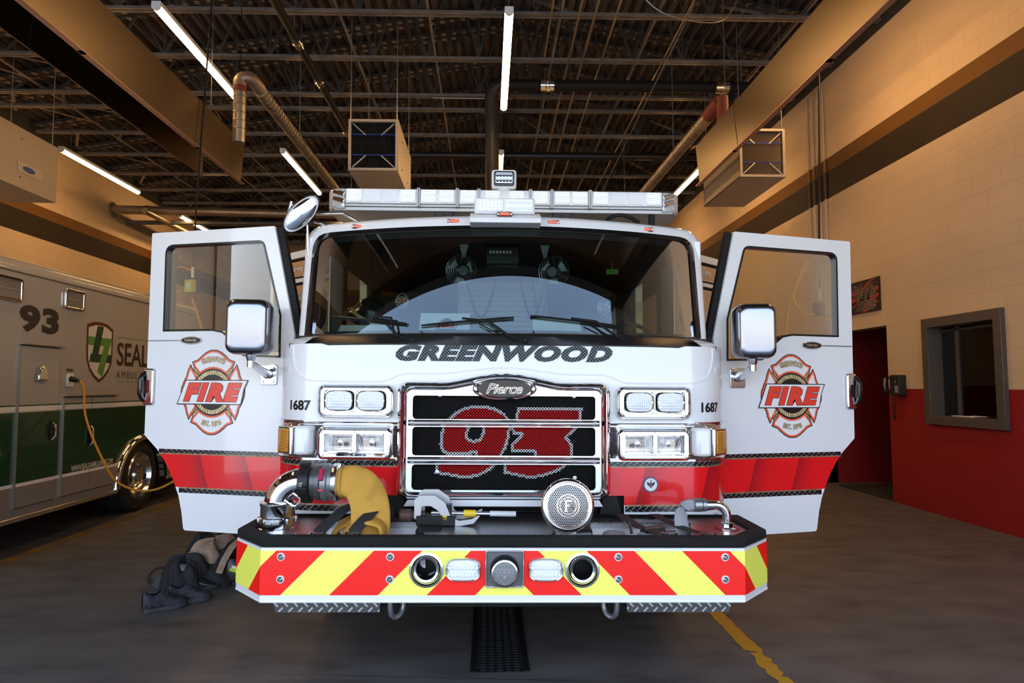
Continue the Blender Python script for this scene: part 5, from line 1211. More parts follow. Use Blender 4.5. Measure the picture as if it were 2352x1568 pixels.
mb.lathe(prof[::-1], (0, 0, 0), (0, 0, 1), 16); mb.tube(smooth_path([(-.07, 0, .10), (-.11, -.02, .06), (-.10, -.04, .005), (-.04, -.06, .004), (.05, -.07, .004), (.11, -.03, .004)], 4), .006, 6); mb.build('mask_body', BLACKGLOSS, mk)
MB().lathe([(.035, 0), (.038, .02), (.03, .035)], (-.005, -.01, .165), (0, -.2, 1), 16).build('mask_filter', mat('purple', (.13, .04, .22), .4), mk)
MB().lathe([(.03, 0), (.033, .02), (.02, .03)], (.03, -.06, .07), (.3, -1, 0), 14).build('mask_valve', BLKIN2, mk)
hm = place('helmet', (-.86, 1.25, 1.90), 'dark fire helmet with a yellowish band hung inside the cab on the left', 'helmet')
mb = MB(); mb.lathe([(.001, .13), (.06, .12), (.10, .07), (.115, 0), (.15, -.02), (.15, -.03), (.11, -.02)], (0, 0, 0), (.45, -.25, .85), 24, capa=False, capb=False); mb.build('shell', mat('helmet_black', (.02, .018, .016), .2, 0, .5), hm, ang=50)
mb = MB(); mb.lathe([(.118, .004), (.119, .025)], (0, 0, 0), (.45, -.25, .85), 24, capa=False, capb=False); mb.build('band', mat('helmet_band', (.45, .38, .16), .4), hm)
mb = MB(); mb.tube([(0, 0, .05), (.0, .10, .30), (0, .12, .44)], .008, 6); mb.build('hook_strap', BLACK, hm)
tag(putmesh(MB().bx(.70, .78, 1.5, 1.53, 2.24, 2.275).tube([(.74, 1.515, 2.27), (.74, 1.515, 2.34)], .003, 5).build('flashlight', mat('lime_green', (.12, .35, .02), .4))), 'small green light hanging from the cab ceiling on the right', 'light')

# ================================================================== BUMPER
CHV = mat('chevron_tape', (.8, .8, .1), .38, 0, .2); g = NG(CHV)
ax_ = g.op('ABSOLUTE', g.x); s_ = g.op('ADD', ax_, g.op('MULTIPLY', g.op('MAXIMUM', g.op('SUBTRACT', ax_, 1.072), 0.0), .54))
k_ = g.op('FLOOR', g.op('DIVIDE', g.op('SUBTRACT', g.op('ADD', s_, g.op('SUBTRACT', g.z, .556)), .129), .2135))
par = g.op('ABSOLUTE', g.op('MODULO', k_, 2.0)); g.setc(g.mix(par, (.85, .012, .008), (.78, .92, .06)))
st_ = g.op('SINE', g.op('MULTIPLY', g.op('ADD', s_, g.z), 330.0)); amt = g.op('GREATER_THAN', ax_, 1.072)
c0 = g.mix(par, (.95, .010, .006), (.97, .98, .15)); c1 = g.mix(g.op('MULTIPLY', g.op('MULTIPLY', g.op('GREATER_THAN', st_, .1), amt), .35), c0, (.45, .62, .02)); c1b = g.mix(g.op('MULTIPLY', g.op('SUBTRACT', 1.0, par), 1.0), c1, c0); g.setc(c1b)
BF = [(-1.072, 0), (1.072, 0), (1.25, .20), (1.25, .52), (-1.25, .52), (-1.25, .20)]
def bz(P, z0, z1, off=0): return None
HO = [[(cx + .061 * cos(2 * pi * k / 32), .667 + .061 * sin(2 * pi * k / 32)) for k in range(32)] for cx in (-.345, .345)]
bm_ = MB(); bm_.add([(u, v, .53) for u, v in BF] + [(u, v, .76) for u, v in BF], [tuple(range(6)), tuple(range(6, 12))] + [(i, (i + 1) % 6, 6 + (i + 1) % 6, 6 + i) for i in range(1, 6)]); plate(bm_, [(-1.072, .53), (1.072, .53), (1.072, .76), (-1.072, .76)], HO, 0, .004, XZ(0)); bu_ = bm_.build('bumper', WHITE, FE, smooth=False)
MB().tube([(-1.246, .5, .528), (-1.246, .2, .528), (-1.07, .004, .528), (1.07, .004, .528), (1.246, .2, .528), (1.246, .5, .528)], .007, 8).build('bottom_edge', WHITE, bu_)
def path_face(mb, z0, z1, off, m=0, front_holes=None):
    P = [(-1.25, .5), (-1.25, .20), (-1.072, 0), (1.072, 0), (1.25, .20), (1.25, .5)]; o = []
    for i, p in enumerate(P):
        n_ = {0: (-1, 0), 1: (-.93, -.42), 2: (-.42, -.93), 3: (.42, -.93), 4: (.93, -.42), 5: (1, 0)}[i]; o.append((p[0] + n_[0] * off, p[1] + n_[1] * off))
    for i in (0, 1, 2, 3, 4): mb.add([(*o[i], z0), (*o[i + 1], z0), (*o[i + 1], z1), (*o[i], z1)], [(0, 1, 2, 3)], m)
mb = MB(); path_face(mb, .556, .748, .002); mb.f.pop(2); mb.m.pop(2); fl_, tr_2 = tess_bent([(-1.073, .556), (1.073, .556), (1.073, .748), (-1.073, .748)], HO, None, 0); mb.add([(u, -.0019, v) for u, v in fl_], tr_2); mb.build('chevron_stripe', CHV, bu_, smooth=False)
RUB = mat('rubber_pad', (.014, .014, .014), .8, spec=.25, bump=(420, .5))
OUTP = [(-1.072, -.002), (1.072, -.002), (1.252, .198), (1.252, .56), (-1.252, .56), (-1.252, .198)]; INP = [(-1.045, .075), (1.045, .075), (1.175, .22), (1.175, .56), (-1.175, .56), (-1.175, .22)]
mb = MB(); mb.ring(OUTP[:6], INP[:6], .762, .805, lambda u, v, q: (u, v, q)); mb.build('rubber_pad', RUB, bu_, bevel=.012)
TRP = mat('tread_plate', (.40, .40, .41), .28, .95); g = NG(TRP); t_ = g.tread(g.x, g.y, .022, .14, .42); g.bump(t_, .9, .003); g.setc(g.mix(t_, (.27, .27, .28), (.72, .73, .75)))
TRPV = mat('tread_plate_upright', (.40, .40, .41), .3, .9); g = NG(TRPV); t_ = g.tread(g.x, g.z, .032, .12, .42); g.bump(t_, .9, .003); g.setc(g.mix(t_, (.13, .135, .14), (.68, .69, .70)))
# deck with two wells
WL, WR = [(-.90, .10), (-.36, .10), (-.43, .42), (-.90, .42)], [(.40, .10), (.86, .10), (.95, .42), (.44, .42)]
deck_out = [(-1.045, .075), (1.045, .075), (1.175, .22), (1.175, .66), (-1.175, .66), (-1.175, .22)]
mb = MB(); plate(mb, deck_out, [WL, WR], .784, .790, lambda u, v, q: (u, v, q)); mb.build('bumper_deck', TRP, bu_, smooth=False)
WM = mat('well_metal', (.30, .31, .33), .35, .85)
for Wp in (WL, WR):
    mb = MB(); mb.prism(Wp, .60, .788, lambda u, v, q: (u, v, q), caps=False); mb.add([(u, v, .60) for u, v in Wp], [(0, 1, 2, 3)]); mb.add([(u, v + .0, .7885) for u, v in Wp] , [], 0)
    we = mb.build('hose_well', WM, bu_, smooth=False)
    mb = MB()
    for t in (.2, .5, .85): x = Wp[3][0] + (Wp[2][0] - Wp[3][0]) * t; mb.lathe([(.013, 0), (.011, .004), (.005, .004)], (x, Wp[3][1] - .001, .745), (0, -1, 0), 10)
    mb.build('well_bolt', BRUSH, we)
BLT = mat('bolt_steel', (.45, .45, .46), .2, 1)
for sx in (-1, 1):
    for x in (.505, .983):
        for z in (.625, .722):
            b = MB().lathe([(.0175, 0), (.0175, .003), (.014, .003)], (sx * x, -.002, z), (0, -1, 0), 20).build('bolt_washer', WHITE, bu_)
            MB().lathe([(.0125, 0), (.012, .006), (.008, .009), (.004, .009), (.003, .006)], (sx * x, -.005, z), (0, -1, 0), 18).build('bolt_head', BLT, b)
# air horns
for cx in (-.345, .345):
    hn = MB().lathe([(.076, 0), (.076, .004), (.066, .007), (.062, .0)], (cx, -.002, .665), (0, -1, 0), 36, capb=False, capa=False).build('horn_ring', CHROME, bu_)
    MB().lathe([(.064, 0), (.062, -.16)], (cx, -.001, .665), (0, -1, 0), 32, capa=False).build('horn_recess', BLACK, hn)
    MB().lathe([(.058, .004), (.055, .012), (.045, .008), (.036, -.02), (.030, -.06), (.025, -.12)], (cx, -.006, .665 + .004), (0, -1, 0), 36, capa=False).build('horn_bell', mat('horn_dark_chrome', (.60, .60, .61), .12, 1), hn)
    MB().lathe([(.0252, -.118), (.0001, -.119)], (cx, -.006, .669), (0, -1, 0), 20).build('horn_throat', BLACK, hn)
# oval warning lights
for cx in (-.182, .182):
    P = [(cx + .078 * (abs(cos(a)) ** .55) * (1 if cos(a) > 0 else -1), .669 + .051 * (abs(sin(a)) ** .62) * (1 if sin(a) > 0 else -1)) for a in [2 * pi * q / 48 for q in range(48)]]
    rr = [(1, 0), (1, .014), (.94, .020), (.88, .018)]
    mb = MB(); mb.grid(lambda i, j: (cx + (P[i][0] - cx) * rr[j][0], -.002 - rr[j][1], .669 + (P[i][1] - .669) * rr[j][0]), 48, 4, closeu=True); wl = mb.build('warning_light', CHROME, bu_, ang=70)
    rr2 = [(.89, .016), (.84, .026), (.5, .029), (.001, .030)]
    mb = MB(); mb.grid(lambda i, j: (cx + (P[i][0] - cx) * rr2[j][0], -.002 - rr2[j][1], .669 + (P[i][1] - .669) * rr2[j][0]), 48, 4, closeu=True); mb.build('light_lens', LENS2, wl)
    mb = MB()
    for zc in (.688, .651):
        for k in range(7): mb.bx(cx - .053 + .0155 * k, cx - .042 + .0155 * k, -.034, -.028, zc - .010, zc + .010)
    mb.build('led_cell', LENS, wl, bevel=.002)
    mb = MB()
    for e in (-1, 1): mb.lathe([(.006, 0), (.006, .003), (.003, .003)], (cx + e * .064, -.026, .669), (0, -1, 0), 10)
    mb.build('lens_screw', BRUSH, wl)
# centre siren box
BOXM = mat('siren_box', (.13, .13, .135), .5, .5)
mb = MB(); mb.ring(rrect(-.085, .085, .590, .752, .008, 3), rrect(-.079, .079, .597, .745, .006, 3), -.012, .0, XZ(0)); sb_ = mb.build('siren_frame', CHROME, bu_, bevel=.002)
mb = MB(); mb.add([(-.08, -.0035, .596), (.08, -.0035, .596), (.08, -.0035, .746), (-.08, -.0035, .746)], [(0, 1, 2, 3)]); mb.build('siren_back', BOXM, sb_)
MB().lathe([(.064, 0), (.064, .02), (.060, .035), (.056, .03)], (0, -.003, .668), (0, -1, 0), 40, capb=False).build('siren_speaker', BLACKTRIM, sb_, ang=50)
MB().lathe([(.057, 0), (.057, .045), (.054, .052), (.048, .053), (.0001, .053)], (0, -.003, .662), (0, -1, 0), 40).build('siren_cap', mat('siren_grey', (.20, .205, .21), .45, .4), sb_, ang=50)
mb = MB(); mb.lathe([(.0575, .042), (.0585, .052), (.052, .055), (.050, .053)], (0, -.003, .662), (0, -1, 0), 40, capa=False, capb=False); mb.build('cap_rim', POLISH, sb_)
ms_ = lambda u, v, q: (u, -.0565 - q, .662 + v)
mb = MB(); text_into(mb, 'CODE3', .082, .022, ms_, 0, .25, .015, 1, .015, .0008, 0, .012); mb.ring([(-.038, -.006), (.038, -.006), (0, -.048)], [(-.034, -.008), (.034, -.008), (0, -.045)], 0, .001, ms_); disc(mb, (0, -.014), .006, 0, .001, ms_, 16); mb.build('cap_lettering', mat('cap_silver', (.42, .43, .44), .3, .7), sb_, smooth=False)
# lower tread plates and tow eyes
for sx in (-1, 1):
    P = [(sx * .56, .532), (sx * 1.075, .532), (sx * 1.04, .44), (sx * .57, .44)]
    MB().prism(P, .13, .15, lambda u, v, q: (u, q, v)).build('lower_tread_plate', TRPV, bu_)
    MB().tube(smooth_path([(sx * .515, .10, .54), (sx * .515, .10, .46), (sx * .505, .12, .425), (sx * .48, .14, .425), (sx * .465, .16, .46), (sx * .465, .16, .54)], 5), .0125, 10).build('tow_eye', mat('tow_grey', (.25, .26, .28), .35, .7), bu_)
mb = MB(); mb.bx(-.62, .62, .18, .3, .45, .53); mb.build('bumper_backing', BLACK, bu_)
# big chrome discharge elbow
ex, ey = -1.085, .26
P = [(ex, ey, .86), (ex, ey, .90)]
for k in range(0, 11): a = radians(90 * k / 10); P.append((ex + .115 * (1 - cos(a)), ey, .895 + .115 * sin(a)))
P.append((-.945, ey, 1.01))
el = MB().tube(P, .066, 28).build('discharge_elbow', CHROME, FE, ang=60)
MB().lathe([(.085, .788), (.085, .796), (.080, .80), (.080, .822), (.086, .825), (.086, .846), (.080, .85), (.080, .900), (.084, .905), (.084, .915), (.068, .922)], (ex, ey, 0), (0, 0, 1), 36).build('elbow_base', CHROME, el, ang=40)
for k in range(8): a = 2 * pi * k / 8 + .2; MB().obx((ex + .086 * cos(a), ey + .086 * sin(a), .835), (.012, .038, .026), (0, 0, a)).build('elbow_lug', POLISH, el, bevel=.004)
MB().tube(smooth_path([(ex + .05, ey - .05, .93), (ex + .10, ey - .06, .905), (ex + .12, ey - .06, .94), (ex + .09, ey - .07, .97)], 4), .008, 8).build('elbow_lever', CHROME, el)
# coupling on the elbow mouth
cb_ = MB().lathe([(.086, 0), (.092, .004), (.092, .05), (.086, .054)], (-.975, ey, 1.01), (1, 0, 0), 36).build('hose_coupling', BLACKTRIM, FE, ang=40)
for k in range(4): a = pi / 2 * k + .3; MB().obx((-.95, ey + .092 * cos(a), 1.01 + .092 * sin(a)), (.05, .022, .035), (a, 0, 0)).build('coupling_lug', BLACKTRIM, cb_, bevel=.004)
text_into(mb2 := MB(), 'LOC', .02, .035, lambda u, v, q: (-.955 + u * .9, ey - .0935, 1.005 + v), 0, 0, .02, 1, .02, 0); mb2.build('coupling_mark', mat('mark_grey', (.5, .5, .5), .4), cb_, smooth=False)
MB().lathe([(.078, .054), (.078, .075), (.086, .078), (.086, .10), (.080, .104)], (-.975, ey, 1.01), (1, 0, 0), 36).build('coupling_ring', mat('ring_grey', (.10, .105, .11), .35, .5), cb_, ang=40)
MB().lathe([(.086, .104), (.090, .107), (.090, .132), (.084, .138), (.084, .155)], (-.975, ey, 1.01), (1, 0, 0), 36).build('coupling_collar', mat('collar_grey', (.22, .225, .23), .35, .6), cb_, ang=40)
MB().lathe([(.088, .155), (.090, .158), (.090, .178), (.080, .185)], (-.975, ey, 1.01), (1, 0, 0), 36).build('coupling_cuff', POLISH, cb_, ang=40)
mb = MB(); mb.obx((-.862, ey - .083, 1.055), (.02, .022, .055), (-.5, 0, .1)); mb.build('red_latch', mat('latch_red', (.45, .01, .06), .4), cb_, bevel=.003)
mb = MB(); mb.obx((-.862, ey - .092, .985), (.024, .004, .007), (0, 0, 0)); mb.build('red_mark', RED, cb_)
# small elbow on the right
sx0, sy0 = 1.085, .27
P = [(sx0, sy0, .80), (sx0, sy0, .85)]
for k in range(0, 9): a = radians(90 * k / 8); P.append((sx0 - .055 * (1 - cos(a)), sy0, .85 + .055 * sin(a)))
P.append((.985, sy0, .905))
se = MB().tube(P, .022, 18).build('small_elbow', POLISH, FE, ang=60)
MB().lathe([(.046, .789), (.046, .795), (.030, .80), (.030, .82), (.026, .825)], (sx0, sy0, 0), (0, 0, 1), 8).build('elbow_flange', CHROME, se)
MB().lathe([(.046, .7905), (.062, .7915), (.062, .7895)], (sx0, sy0, 0), (0, 0, 1), 20).build('flange_ring', mat('ring_red', (.25, .01, .015), .4, .4), se)
MB().lathe([(.026, 0), (.032, .003), (.032, .022), (.027, .024), (.034, .026), (.034, .06), (.030, .064)], (.985, sy0, .905), (-1, 0, 0), 20).build('small_coupling', mat('coupling_steel', (.28, .28, .29), .35, .8), se, ang=40)
# chrome mechanical siren
sc = Vector((.292, .13, .925)); A = Vector((0, -1, .10)).normalized()
qs = MB().lathe([(.06, -.24), (.10, -.20), (.115, -.10), (.117, -.02), (.121, 0), (.124, .012), (.121, .024), (.114, .030), (.107, .031), (.103, .024)], sc, A, 56, capb=False).build('siren', CHROME, FE, ang=50)
GRL = mat('siren_grill', (.50, .49, .48), .38, .8)
ux = Vector((1, 0, 0)); uz = ux.cross(A).normalized() * -1
if uz.z < 0: uz = -uz
def sp(u, v, q): return tuple(sc + A * (.020 + q + .012 * (1 - (u * u + v * v) / .011)) + ux * u + uz * v)
mb = MB(); hol = []; pitch = .0088
# perforated face: plate with many six sided holes, in rings of cells
def perf(mb):
    r = pitch / 2
    for j in range(-14, 15):
        for i in range(-13, 14):
            cx, cy = (i + (j % 2) * .5) * pitch, j * pitch * .866
            d = hypot(cx, cy)
            if d > .102: continue
            hexo = [(cx + pitch * .5774 * cos(radians(30 + 60 * k)), cy + pitch * .5774 * sin(radians(30 + 60 * k))) for k in range(6)]
            hole = .062 < d < .092 or (d < .050)
            rh = .74 if (d < .094) else .0
            if rh > 0:
                hi = [(cx + pitch * .5774 * rh * cos(radians(30 + 60 * k)), cy + pitch * .5774 * rh * sin(radians(30 + 60 * k))) for k in range(6)]
                b = [sp(*p, 0) for p in hexo] + [sp(*p, 0) for p in hi]; mb.add(b, [(k, (k + 1) % 6, 6 + (k + 1) % 6, 6 + k) for k in range(6)])
            else: mb.add([sp(*p, 0) for p in hexo], [tuple(range(6))])
perf(mb); mb.build('siren_grille', GRL, qs, smooth=False)
mb = MB(); mb.add([sp(.104 * cos(2 * pi * k / 40), .104 * sin(2 * pi * k / 40), -.008) for k in range(40)], [tuple(range(40))]); mb.build('siren_inside', mat('siren_inside', (.012, .011, .01), .7, spec=.2), qs)
mb = MB()
def rg_(r0, r1, q0, q1): n = 48; mb.grid(lambda i, j: sp(*[(r0, r0, r1, r1)[j] * f for f in (cos(2 * pi * i / n), sin(2 * pi * i / n))], (q0, q1, q1, q0)[j]), n, 4, closeu=True)
rg_(.048, .053, 0, .003); rg_(.036, .039, 0, .003); rg_(.094, .104, 0, .005)
mb.prism([(-.016, .026), (.018, .026), (.020, .018), (-.006, .018), (-.006, .006), (.006, .006), (.006, -.001), (-.006, -.001), (-.006, -.022), (.0, -.026), (-.020, -.026), (-.014, -.022), (-.014, .020)], 0, .005, sp)
for k in range(3): mb.tube([sp(.008 + .006 * k, .012 - .004 * k, .004), sp(.0 + .009 * k, -.004 - .006 * k, .004), sp(.014 + .006 * k, -.002 - .004 * k, .004)], .0018, 5)
mb.build('siren_badge', mat('siren_badge', (.62, .52, .46), .25, .9), qs)
MB().prism([(-.05, .792), (.05, .792), (.03, .83), (-.03, .83)], .20, .28, lambda u, v, q: (sc.x + u, q, v)).build('siren_foot', POLISH, qs)

# ================================================================== GEAR ON THE BUMPER
HY = mat('hose_jacket', (.56, .30, .045), .8, bump=(300, .25), var=(14, (.42, .21, .03), .5, .75))
def ribbon(path, widths, thick, axis, name, m, parent=None, k=5):
    """flat hose: path of points, width direction axis (per point or one)"""
    P = smooth_path(path, k); n = len(P); Ws = []; AX_ = []
    for i in range(n):
        t = i / k; a = min(int(t), len(path) - 1); b = min(a + 1, len(path) - 1); f = t - a
        wd_ = widths if isinstance(widths, (int, float)) else widths[a] * (1 - f) + widths[b] * f
        ax_i = Vector(axis) if not isinstance(axis, list) else Vector(axis[a]) * (1 - f) + Vector(axis[b]) * f
        th_ = thick if isinstance(thick, (int, float)) else thick[a] * (1 - f) + thick[b] * f
        Ws.append((wd_, th_)); AX_.append(ax_i.normalized())
    mb = MB(); N_ = 16
    def fn(i, j):
        T_ = (P[min(j + 1, n - 1)] - P[max(j - 1, 0)]).normalized(); W_ = (AX_[j] - T_ * AX_[j].dot(T_)).normalized(); U_ = W_.cross(T_)
        a = 2 * pi * i / N_; wd_, th_ = Ws[j]; return P[j] + W_ * (wd_ / 2) * (abs(cos(a)) ** .8 * (1 if cos(a) > 0 else -1)) + U_ * (th_ / 2) * (abs(sin(a)) ** .9 * (1 if sin(a) > 0 else -1))
    mb.grid(fn, N_, n, closeu=True)
    mb.add([fn(i, 0) for i in range(N_)], [tuple(range(N_))]); mb.add([fn(i, n - 1) for i in range(N_)], [tuple(range(N_))])
    return mb.build(name, m, parent, sub=1, ang=80)
yh = place('fire_hose', (0, 0, 0), 'yellow large fire hose bent from the chrome elbow down into the left bumper well', 'hose')
ribbon([(-.80, .26, 1.01), (-.765, .26, 1.01), (-.735, .245, 1.015), (-.69, .235, 1.0), (-.655, .22, .96), (-.635, .21, .90), (-.63, .20, .82), (-.64, .20, .74), (-.66, .20, .66), (-.70, .22, .625)], [.15, .15, .165, .18, .185, .185, .19, .18, .17, .17], [.15, .145, .10, .05, .03, .028, .03, .035, .04, .04], [(0, .35, 1), (0, .35, 1), (.1, .5, 1), (.6, .5, .7), (.9, .4, .35), (1, .3, .1), (1, .3, 0), (1, .4, 0), (1, .5, 0), (1, .5, 0)], 'hose_drop', HY, yh, 6)
for k, (x0, x1, z1, y_) in enumerate(((-.86, -.66, .835, .30), (-.80, -.60, .845, .22))):
    ribbon([(x0, y_, .64), (x0 + .03, y_, .74), (x0 + .08, y_ - .01, z1 - .03), (x1 - .04, y_ - .02, z1), (x1 + .02, y_ - .02, z1 - .02), (x1 + .03, y_ - .03, z1 - .08), (x1, y_ - .03, .66)], .14, .032, (0, 1, .15), 'hose_fold', HY, yh, 5)
wm = mat('strap_webbing', (.016, .016, .017), .7)
def strap(pts, label, wd=.058):
    t = place('strap', (0, 0, 0), label, 'strap'); ribbon(pts, wd, .005, (1, .1, .0), 'webbing', wm, t, 5)
    e = pts[-1]; MB().tube([(e[0] - .025, e[1], e[2]), (e[0] + .025, e[1], e[2])], .004, 6).lathe([(.008, 0), (.008, .01)], (e[0] - .03, e[1], e[2] - .004), (0, 0, 1), 10).lathe([(.008, 0), (.008, .01)], (e[0] + .03, e[1], e[2] - .004), (0, 0, 1), 10).build('buckle', POLISH, t)
strap([(-.70, .42, .80), (-.715, .36, .885), (-.745, .28, .895), (-.785, .20, .868), (-.83, .13, .825), (-.85, .10, .802)], 'black strap across the yellow hose folds, left of the hanging hose')
strap([(-.575, .42, .80), (-.58, .36, .88), (-.60, .26, .90), (-.635, .18, .87), (-.675, .12, .825), (-.69, .10, .802)], 'black strap beside the hanging yellow hose drop')
strap([(.575, .46, .80), (.585, .42, .832), (.61, .34, .822), (.65, .25, .805), (.71, .15, .800), (.76, .10, .802)], 'black strap over the right bumper well, nearer the siren')
strap([(.755, .46, .80), (.765, .42, .832), (.79, .34, .824), (.83, .25, .812), (.89, .15, .802), (.94, .10, .802)], 'black strap over the right bumper well, nearer the small elbow')
GH = mat('grey_hose', (.33, .33, .35), .85, bump=(350, .2), var=(12, (.25, .25, .27), .4, .7))
gh = place('attack_hose', (0, 0, 0), 'grey small fire hose from the right elbow folded into the right bumper well', 'hose')
ribbon([(.925, .27, .905), (.90, .27, .903), (.875, .265, .89), (.855, .25, .85), (.86, .24, .79), (.88, .24, .72), (.86, .25, .65)], [.055, .058, .065, .075, .08, .085, .085], [.05, .04, .025, .018, .016, .018, .02], [(0, .3, 1), (0, .3, 1), (.5, .4, .8), (1, .4, .3), (1, .3, 0), (1, .3, 0), (1, .3, 0)], 'hose_drop', GH, gh, 5)
for x0, x1, z1, y_ in ((.45, .60, .765, .26), (.60, .76, .775, .18), (.72, .90, .765, .26)):
    ribbon([(x0, y_, .62), (x0 + .01, y_, .70), (x0 + .04, y_, z1 - .01), ((x0 + x1) / 2, y_, z1), (x1 - .02, y_, z1 - .01), (x1, y_, z1 - .06), (x1 - .01, y_, .63)], .09, .022, (0, 1, .2), 'hose_fold', GH, gh, 5)
MB().tube([(.66, .20, .79), (.76, .25, .785)], [.022, .030], 14).tube([(.60, .17, .79), (.60, .23, .83), (.64, .25, .80)], .007, 8).build('nozzle', mat('nozzle_black', (.02, .02, .021), .35), gh)
# wedge tool with a rod
tl = place('cribbing_tool', (-.36, .36, .791), 'grey and black rescue spreader tool lying on the bumper deck', 'rescue tool')
TG = mat('tool_grey', (.46, .47, .48), .4, .5)
claw = roundpoly([(-.08, .02), (-.08, .115), (-.055, .135), (.02, .135), (.07, .10), (.10, .03), (.14, .012), (.20, .02), (.25, .045), (.21, .0), (.14, -.012), (.08, -.01), (.04, .06), (.0, .085), (-.045, .085), (-.05, .02)], .012, 3)
mb = MB(); plate(mb, claw, [], -.04, -.022, lambda u, v, q: (u, q, v + .012)); mb.build('spreader_arm', TG, tl, bevel=.003)
mb = MB(); plate(mb, claw, [], .04, .058, lambda u, v, q: (u + .012, q, v + .03)); mb.build('spreader_arm', TG, tl, bevel=.003)
MB().bx(-.07, .12, -.05, .05, 0, .05).build('tool_block', BLACKTRIM, tl, bevel=.006)
mb = MB(); mb.lathe([(.02, -.16), (.03, -.15), (.03, -.10), (.022, -.09), (.022, -.03)], (0, .0, .045), (1, 0, 0), 12); mb.build('hinge_bolt', mat('bolt_rust', (.10, .06, .045), .6, .4), tl)
MB().tube([(.0, .01, .055), (.42, .01, .050)], .009, 12).build('rod', POLISH, tl)
MB().tube([(.29, .01, .052), (.42, .01, .050)], .014, 12).build('rod_grip', mat('grip_white', (.62, .64, .66), .4), tl)
MB().tube([(.16, .01, .053), (.22, .01, .052)], .018, 12).bx(.06, .08, -.05, -.03, .03, .05).build('yellow_tape', YELLOW, tl)
MB().bx(.075, .10, -.03, .03, .03, .10).build('rod_clip', BLACKTRIM, tl, bevel=.004)
# ================================================================== AMBULANCE
AM = empty('ambulance', (AX, 5.0, 0)); tag(AM, 'silver white ambulance with a green band parked left of the fire engine', 'ambulance')
AW = mat('ambulance_paint', (.42, .40, .38), .22, 0, .6); g = NG(AW)
gz0_, gz1_ = .635, 1.26
def zone(g, z, a, b): return g.op('MULTIPLY', g.op('GREATER_THAN', z, a), g.op('LESS_THAN', z, b))
c = g.mix(zone(g, g.z, gz0_, gz1_), (.40, .38, .36), (.003, .05, .022)); c = g.mix(zone(g, g.z, .605, .635), c, (.80, .80, .78)); c = g.mix(zone(g, g.z, 1.27, 1.315), c, (.80, .80, .78)); c = g.mix(zone(g, g.z, 1.315, 1.328), c, (.004, .06, .03)); c = g.mix(zone(g, g.z, -1, .605), c, (.22, .20, .185)); g.setc(c)
def L(p): return (p[0] - AX, p[1] - 5.0, p[2])
# body: profile with rounded roof edge, wheel arch cut from the side
Y0a, Y1a, WYC, WRC = 5.0, 10.0, 8.50, .56
side = [(Y0a, .34), (WYC - WRC, .34)] + [(WYC - WRC * cos(radians(a)), .34 + WRC * .92 * sin(radians(a))) for a in range(10, 180, 10)] + [(WYC + WRC, .34), (Y1a, .34), (Y1a, 2.52), (Y0a, 2.52)]
mb = MB(); plate(mb, side, [], -.06, 0, lambda u, v, q: L((AX + q, u, v)))
mb.build('body_side', AW, AM, smooth=False)
mb = MB(); prof = [(AX, 2.52), (AX, 2.56), (AX - .01, 2.60), (AX - .035, 2.63), (AX - .08, 2.645), (AX - 2.3, 2.66), (AX - 2.36, 2.60), (AX - 2.36, .4)]
mb.grid(lambda i, j: L((prof[i][0], (Y0a, Y1a)[j], prof[i][1])), len(prof), 2); mb.build('body_roof', mat('ambulance_roof', (.40, .38, .36), .25, 0, .5), AM, ang=50)
mb = MB(); mb.bx(*sorted((-.003, .004)), 0, 5.0, 2.505, 2.518); mb.build('drip_rail', mat('drip_dark', (.08, .075, .07), .4), AM)
mb = MB(); mb.add([L((AX, Y0a, .4)), L((AX - 2.36, Y0a, .4)), L((AX - 2.36, Y0a, 2.6)), L((AX, Y0a, 2.6))], [(0, 1, 2, 3)]); mb.add([L((AX, Y1a, .4)), L((AX - 2.36, Y1a, .4)), L((AX - 2.36, Y1a, 2.6)), L((AX, Y1a, 2.6))], [(0, 1, 2, 3)]); mb.build('body_end', AW, AM)
MB().bx(-2.3, -.07, 0, 5.0, .36, .42).bx(-1.7, -.5, 0.1, 7.2, .2, .4).build('underframe', BLACK, AM)
for a, b in ((Y0a - 5, WYC - WRC - .02 - 5), (WYC + WRC + .02 - 5, Y1a - 5)): MB().bx(-.05, .03, a, b, .30, .345).build('rub_rail', POLISH, AM, bevel=.006)
mb = MB(); n = 24
mb.grid(lambda i, j: L((AX + (.0, .035, .045, .035, 0)[j], WYC - (WRC + (.0, .0, .03, .065, .07)[j]) * cos(pi * i / n), .34 + (WRC * .92 + (.0, .0, .03, .065, .07)[j]) * sin(pi * i / n))), n + 1, 5); mb.build('wheel_fender', CHROME, AM, ang=70)
mb = MB(); mb.grid(lambda i, j: L((AX - (0, .5)[j], WYC - WRC * cos(pi * i / n), .34 + WRC * .92 * sin(pi * i / n))), n + 1, 2); mb.build('wheel_well', BLACK, AM)
w_ = MB().lathe([(.28, -.25), (.38, -.25), (.42, -.2), (.43, -.1), (.43, .02), (.40, .06), (.30, .07), (.26, .04)], L((AX - .09, WYC, .43)), (1, 0, 0), 44, capa=False, capb=False).build('wheel', TY, AM)
MB().lathe([(.28, .055), (.265, .07), (.25, .03), (.22, -.03), (.16, -.06), (.12, -.04), (.11, .03), (.09, .06), (.001, .065)], L((AX - .09, WYC, .43)), (1, 0, 0), 36, capa=False).build('rim', POLISH, w_, ang=50)
mb = MB()
for k in range(8): a = 2 * pi * k / 8; mb.lathe([(.018, 0), (.015, .03)], L((AX - .13, WYC + .155 * cos(a), .43 + .155 * sin(a))), (1, 0, 0), 8)
mb.build('lug_nut', CHROME, w_)
MB().bx(-.5, -.1, WYC + .52 - 5, WYC + .54 - 5, .1, .6).build('mud_flap', BLACK, AM)
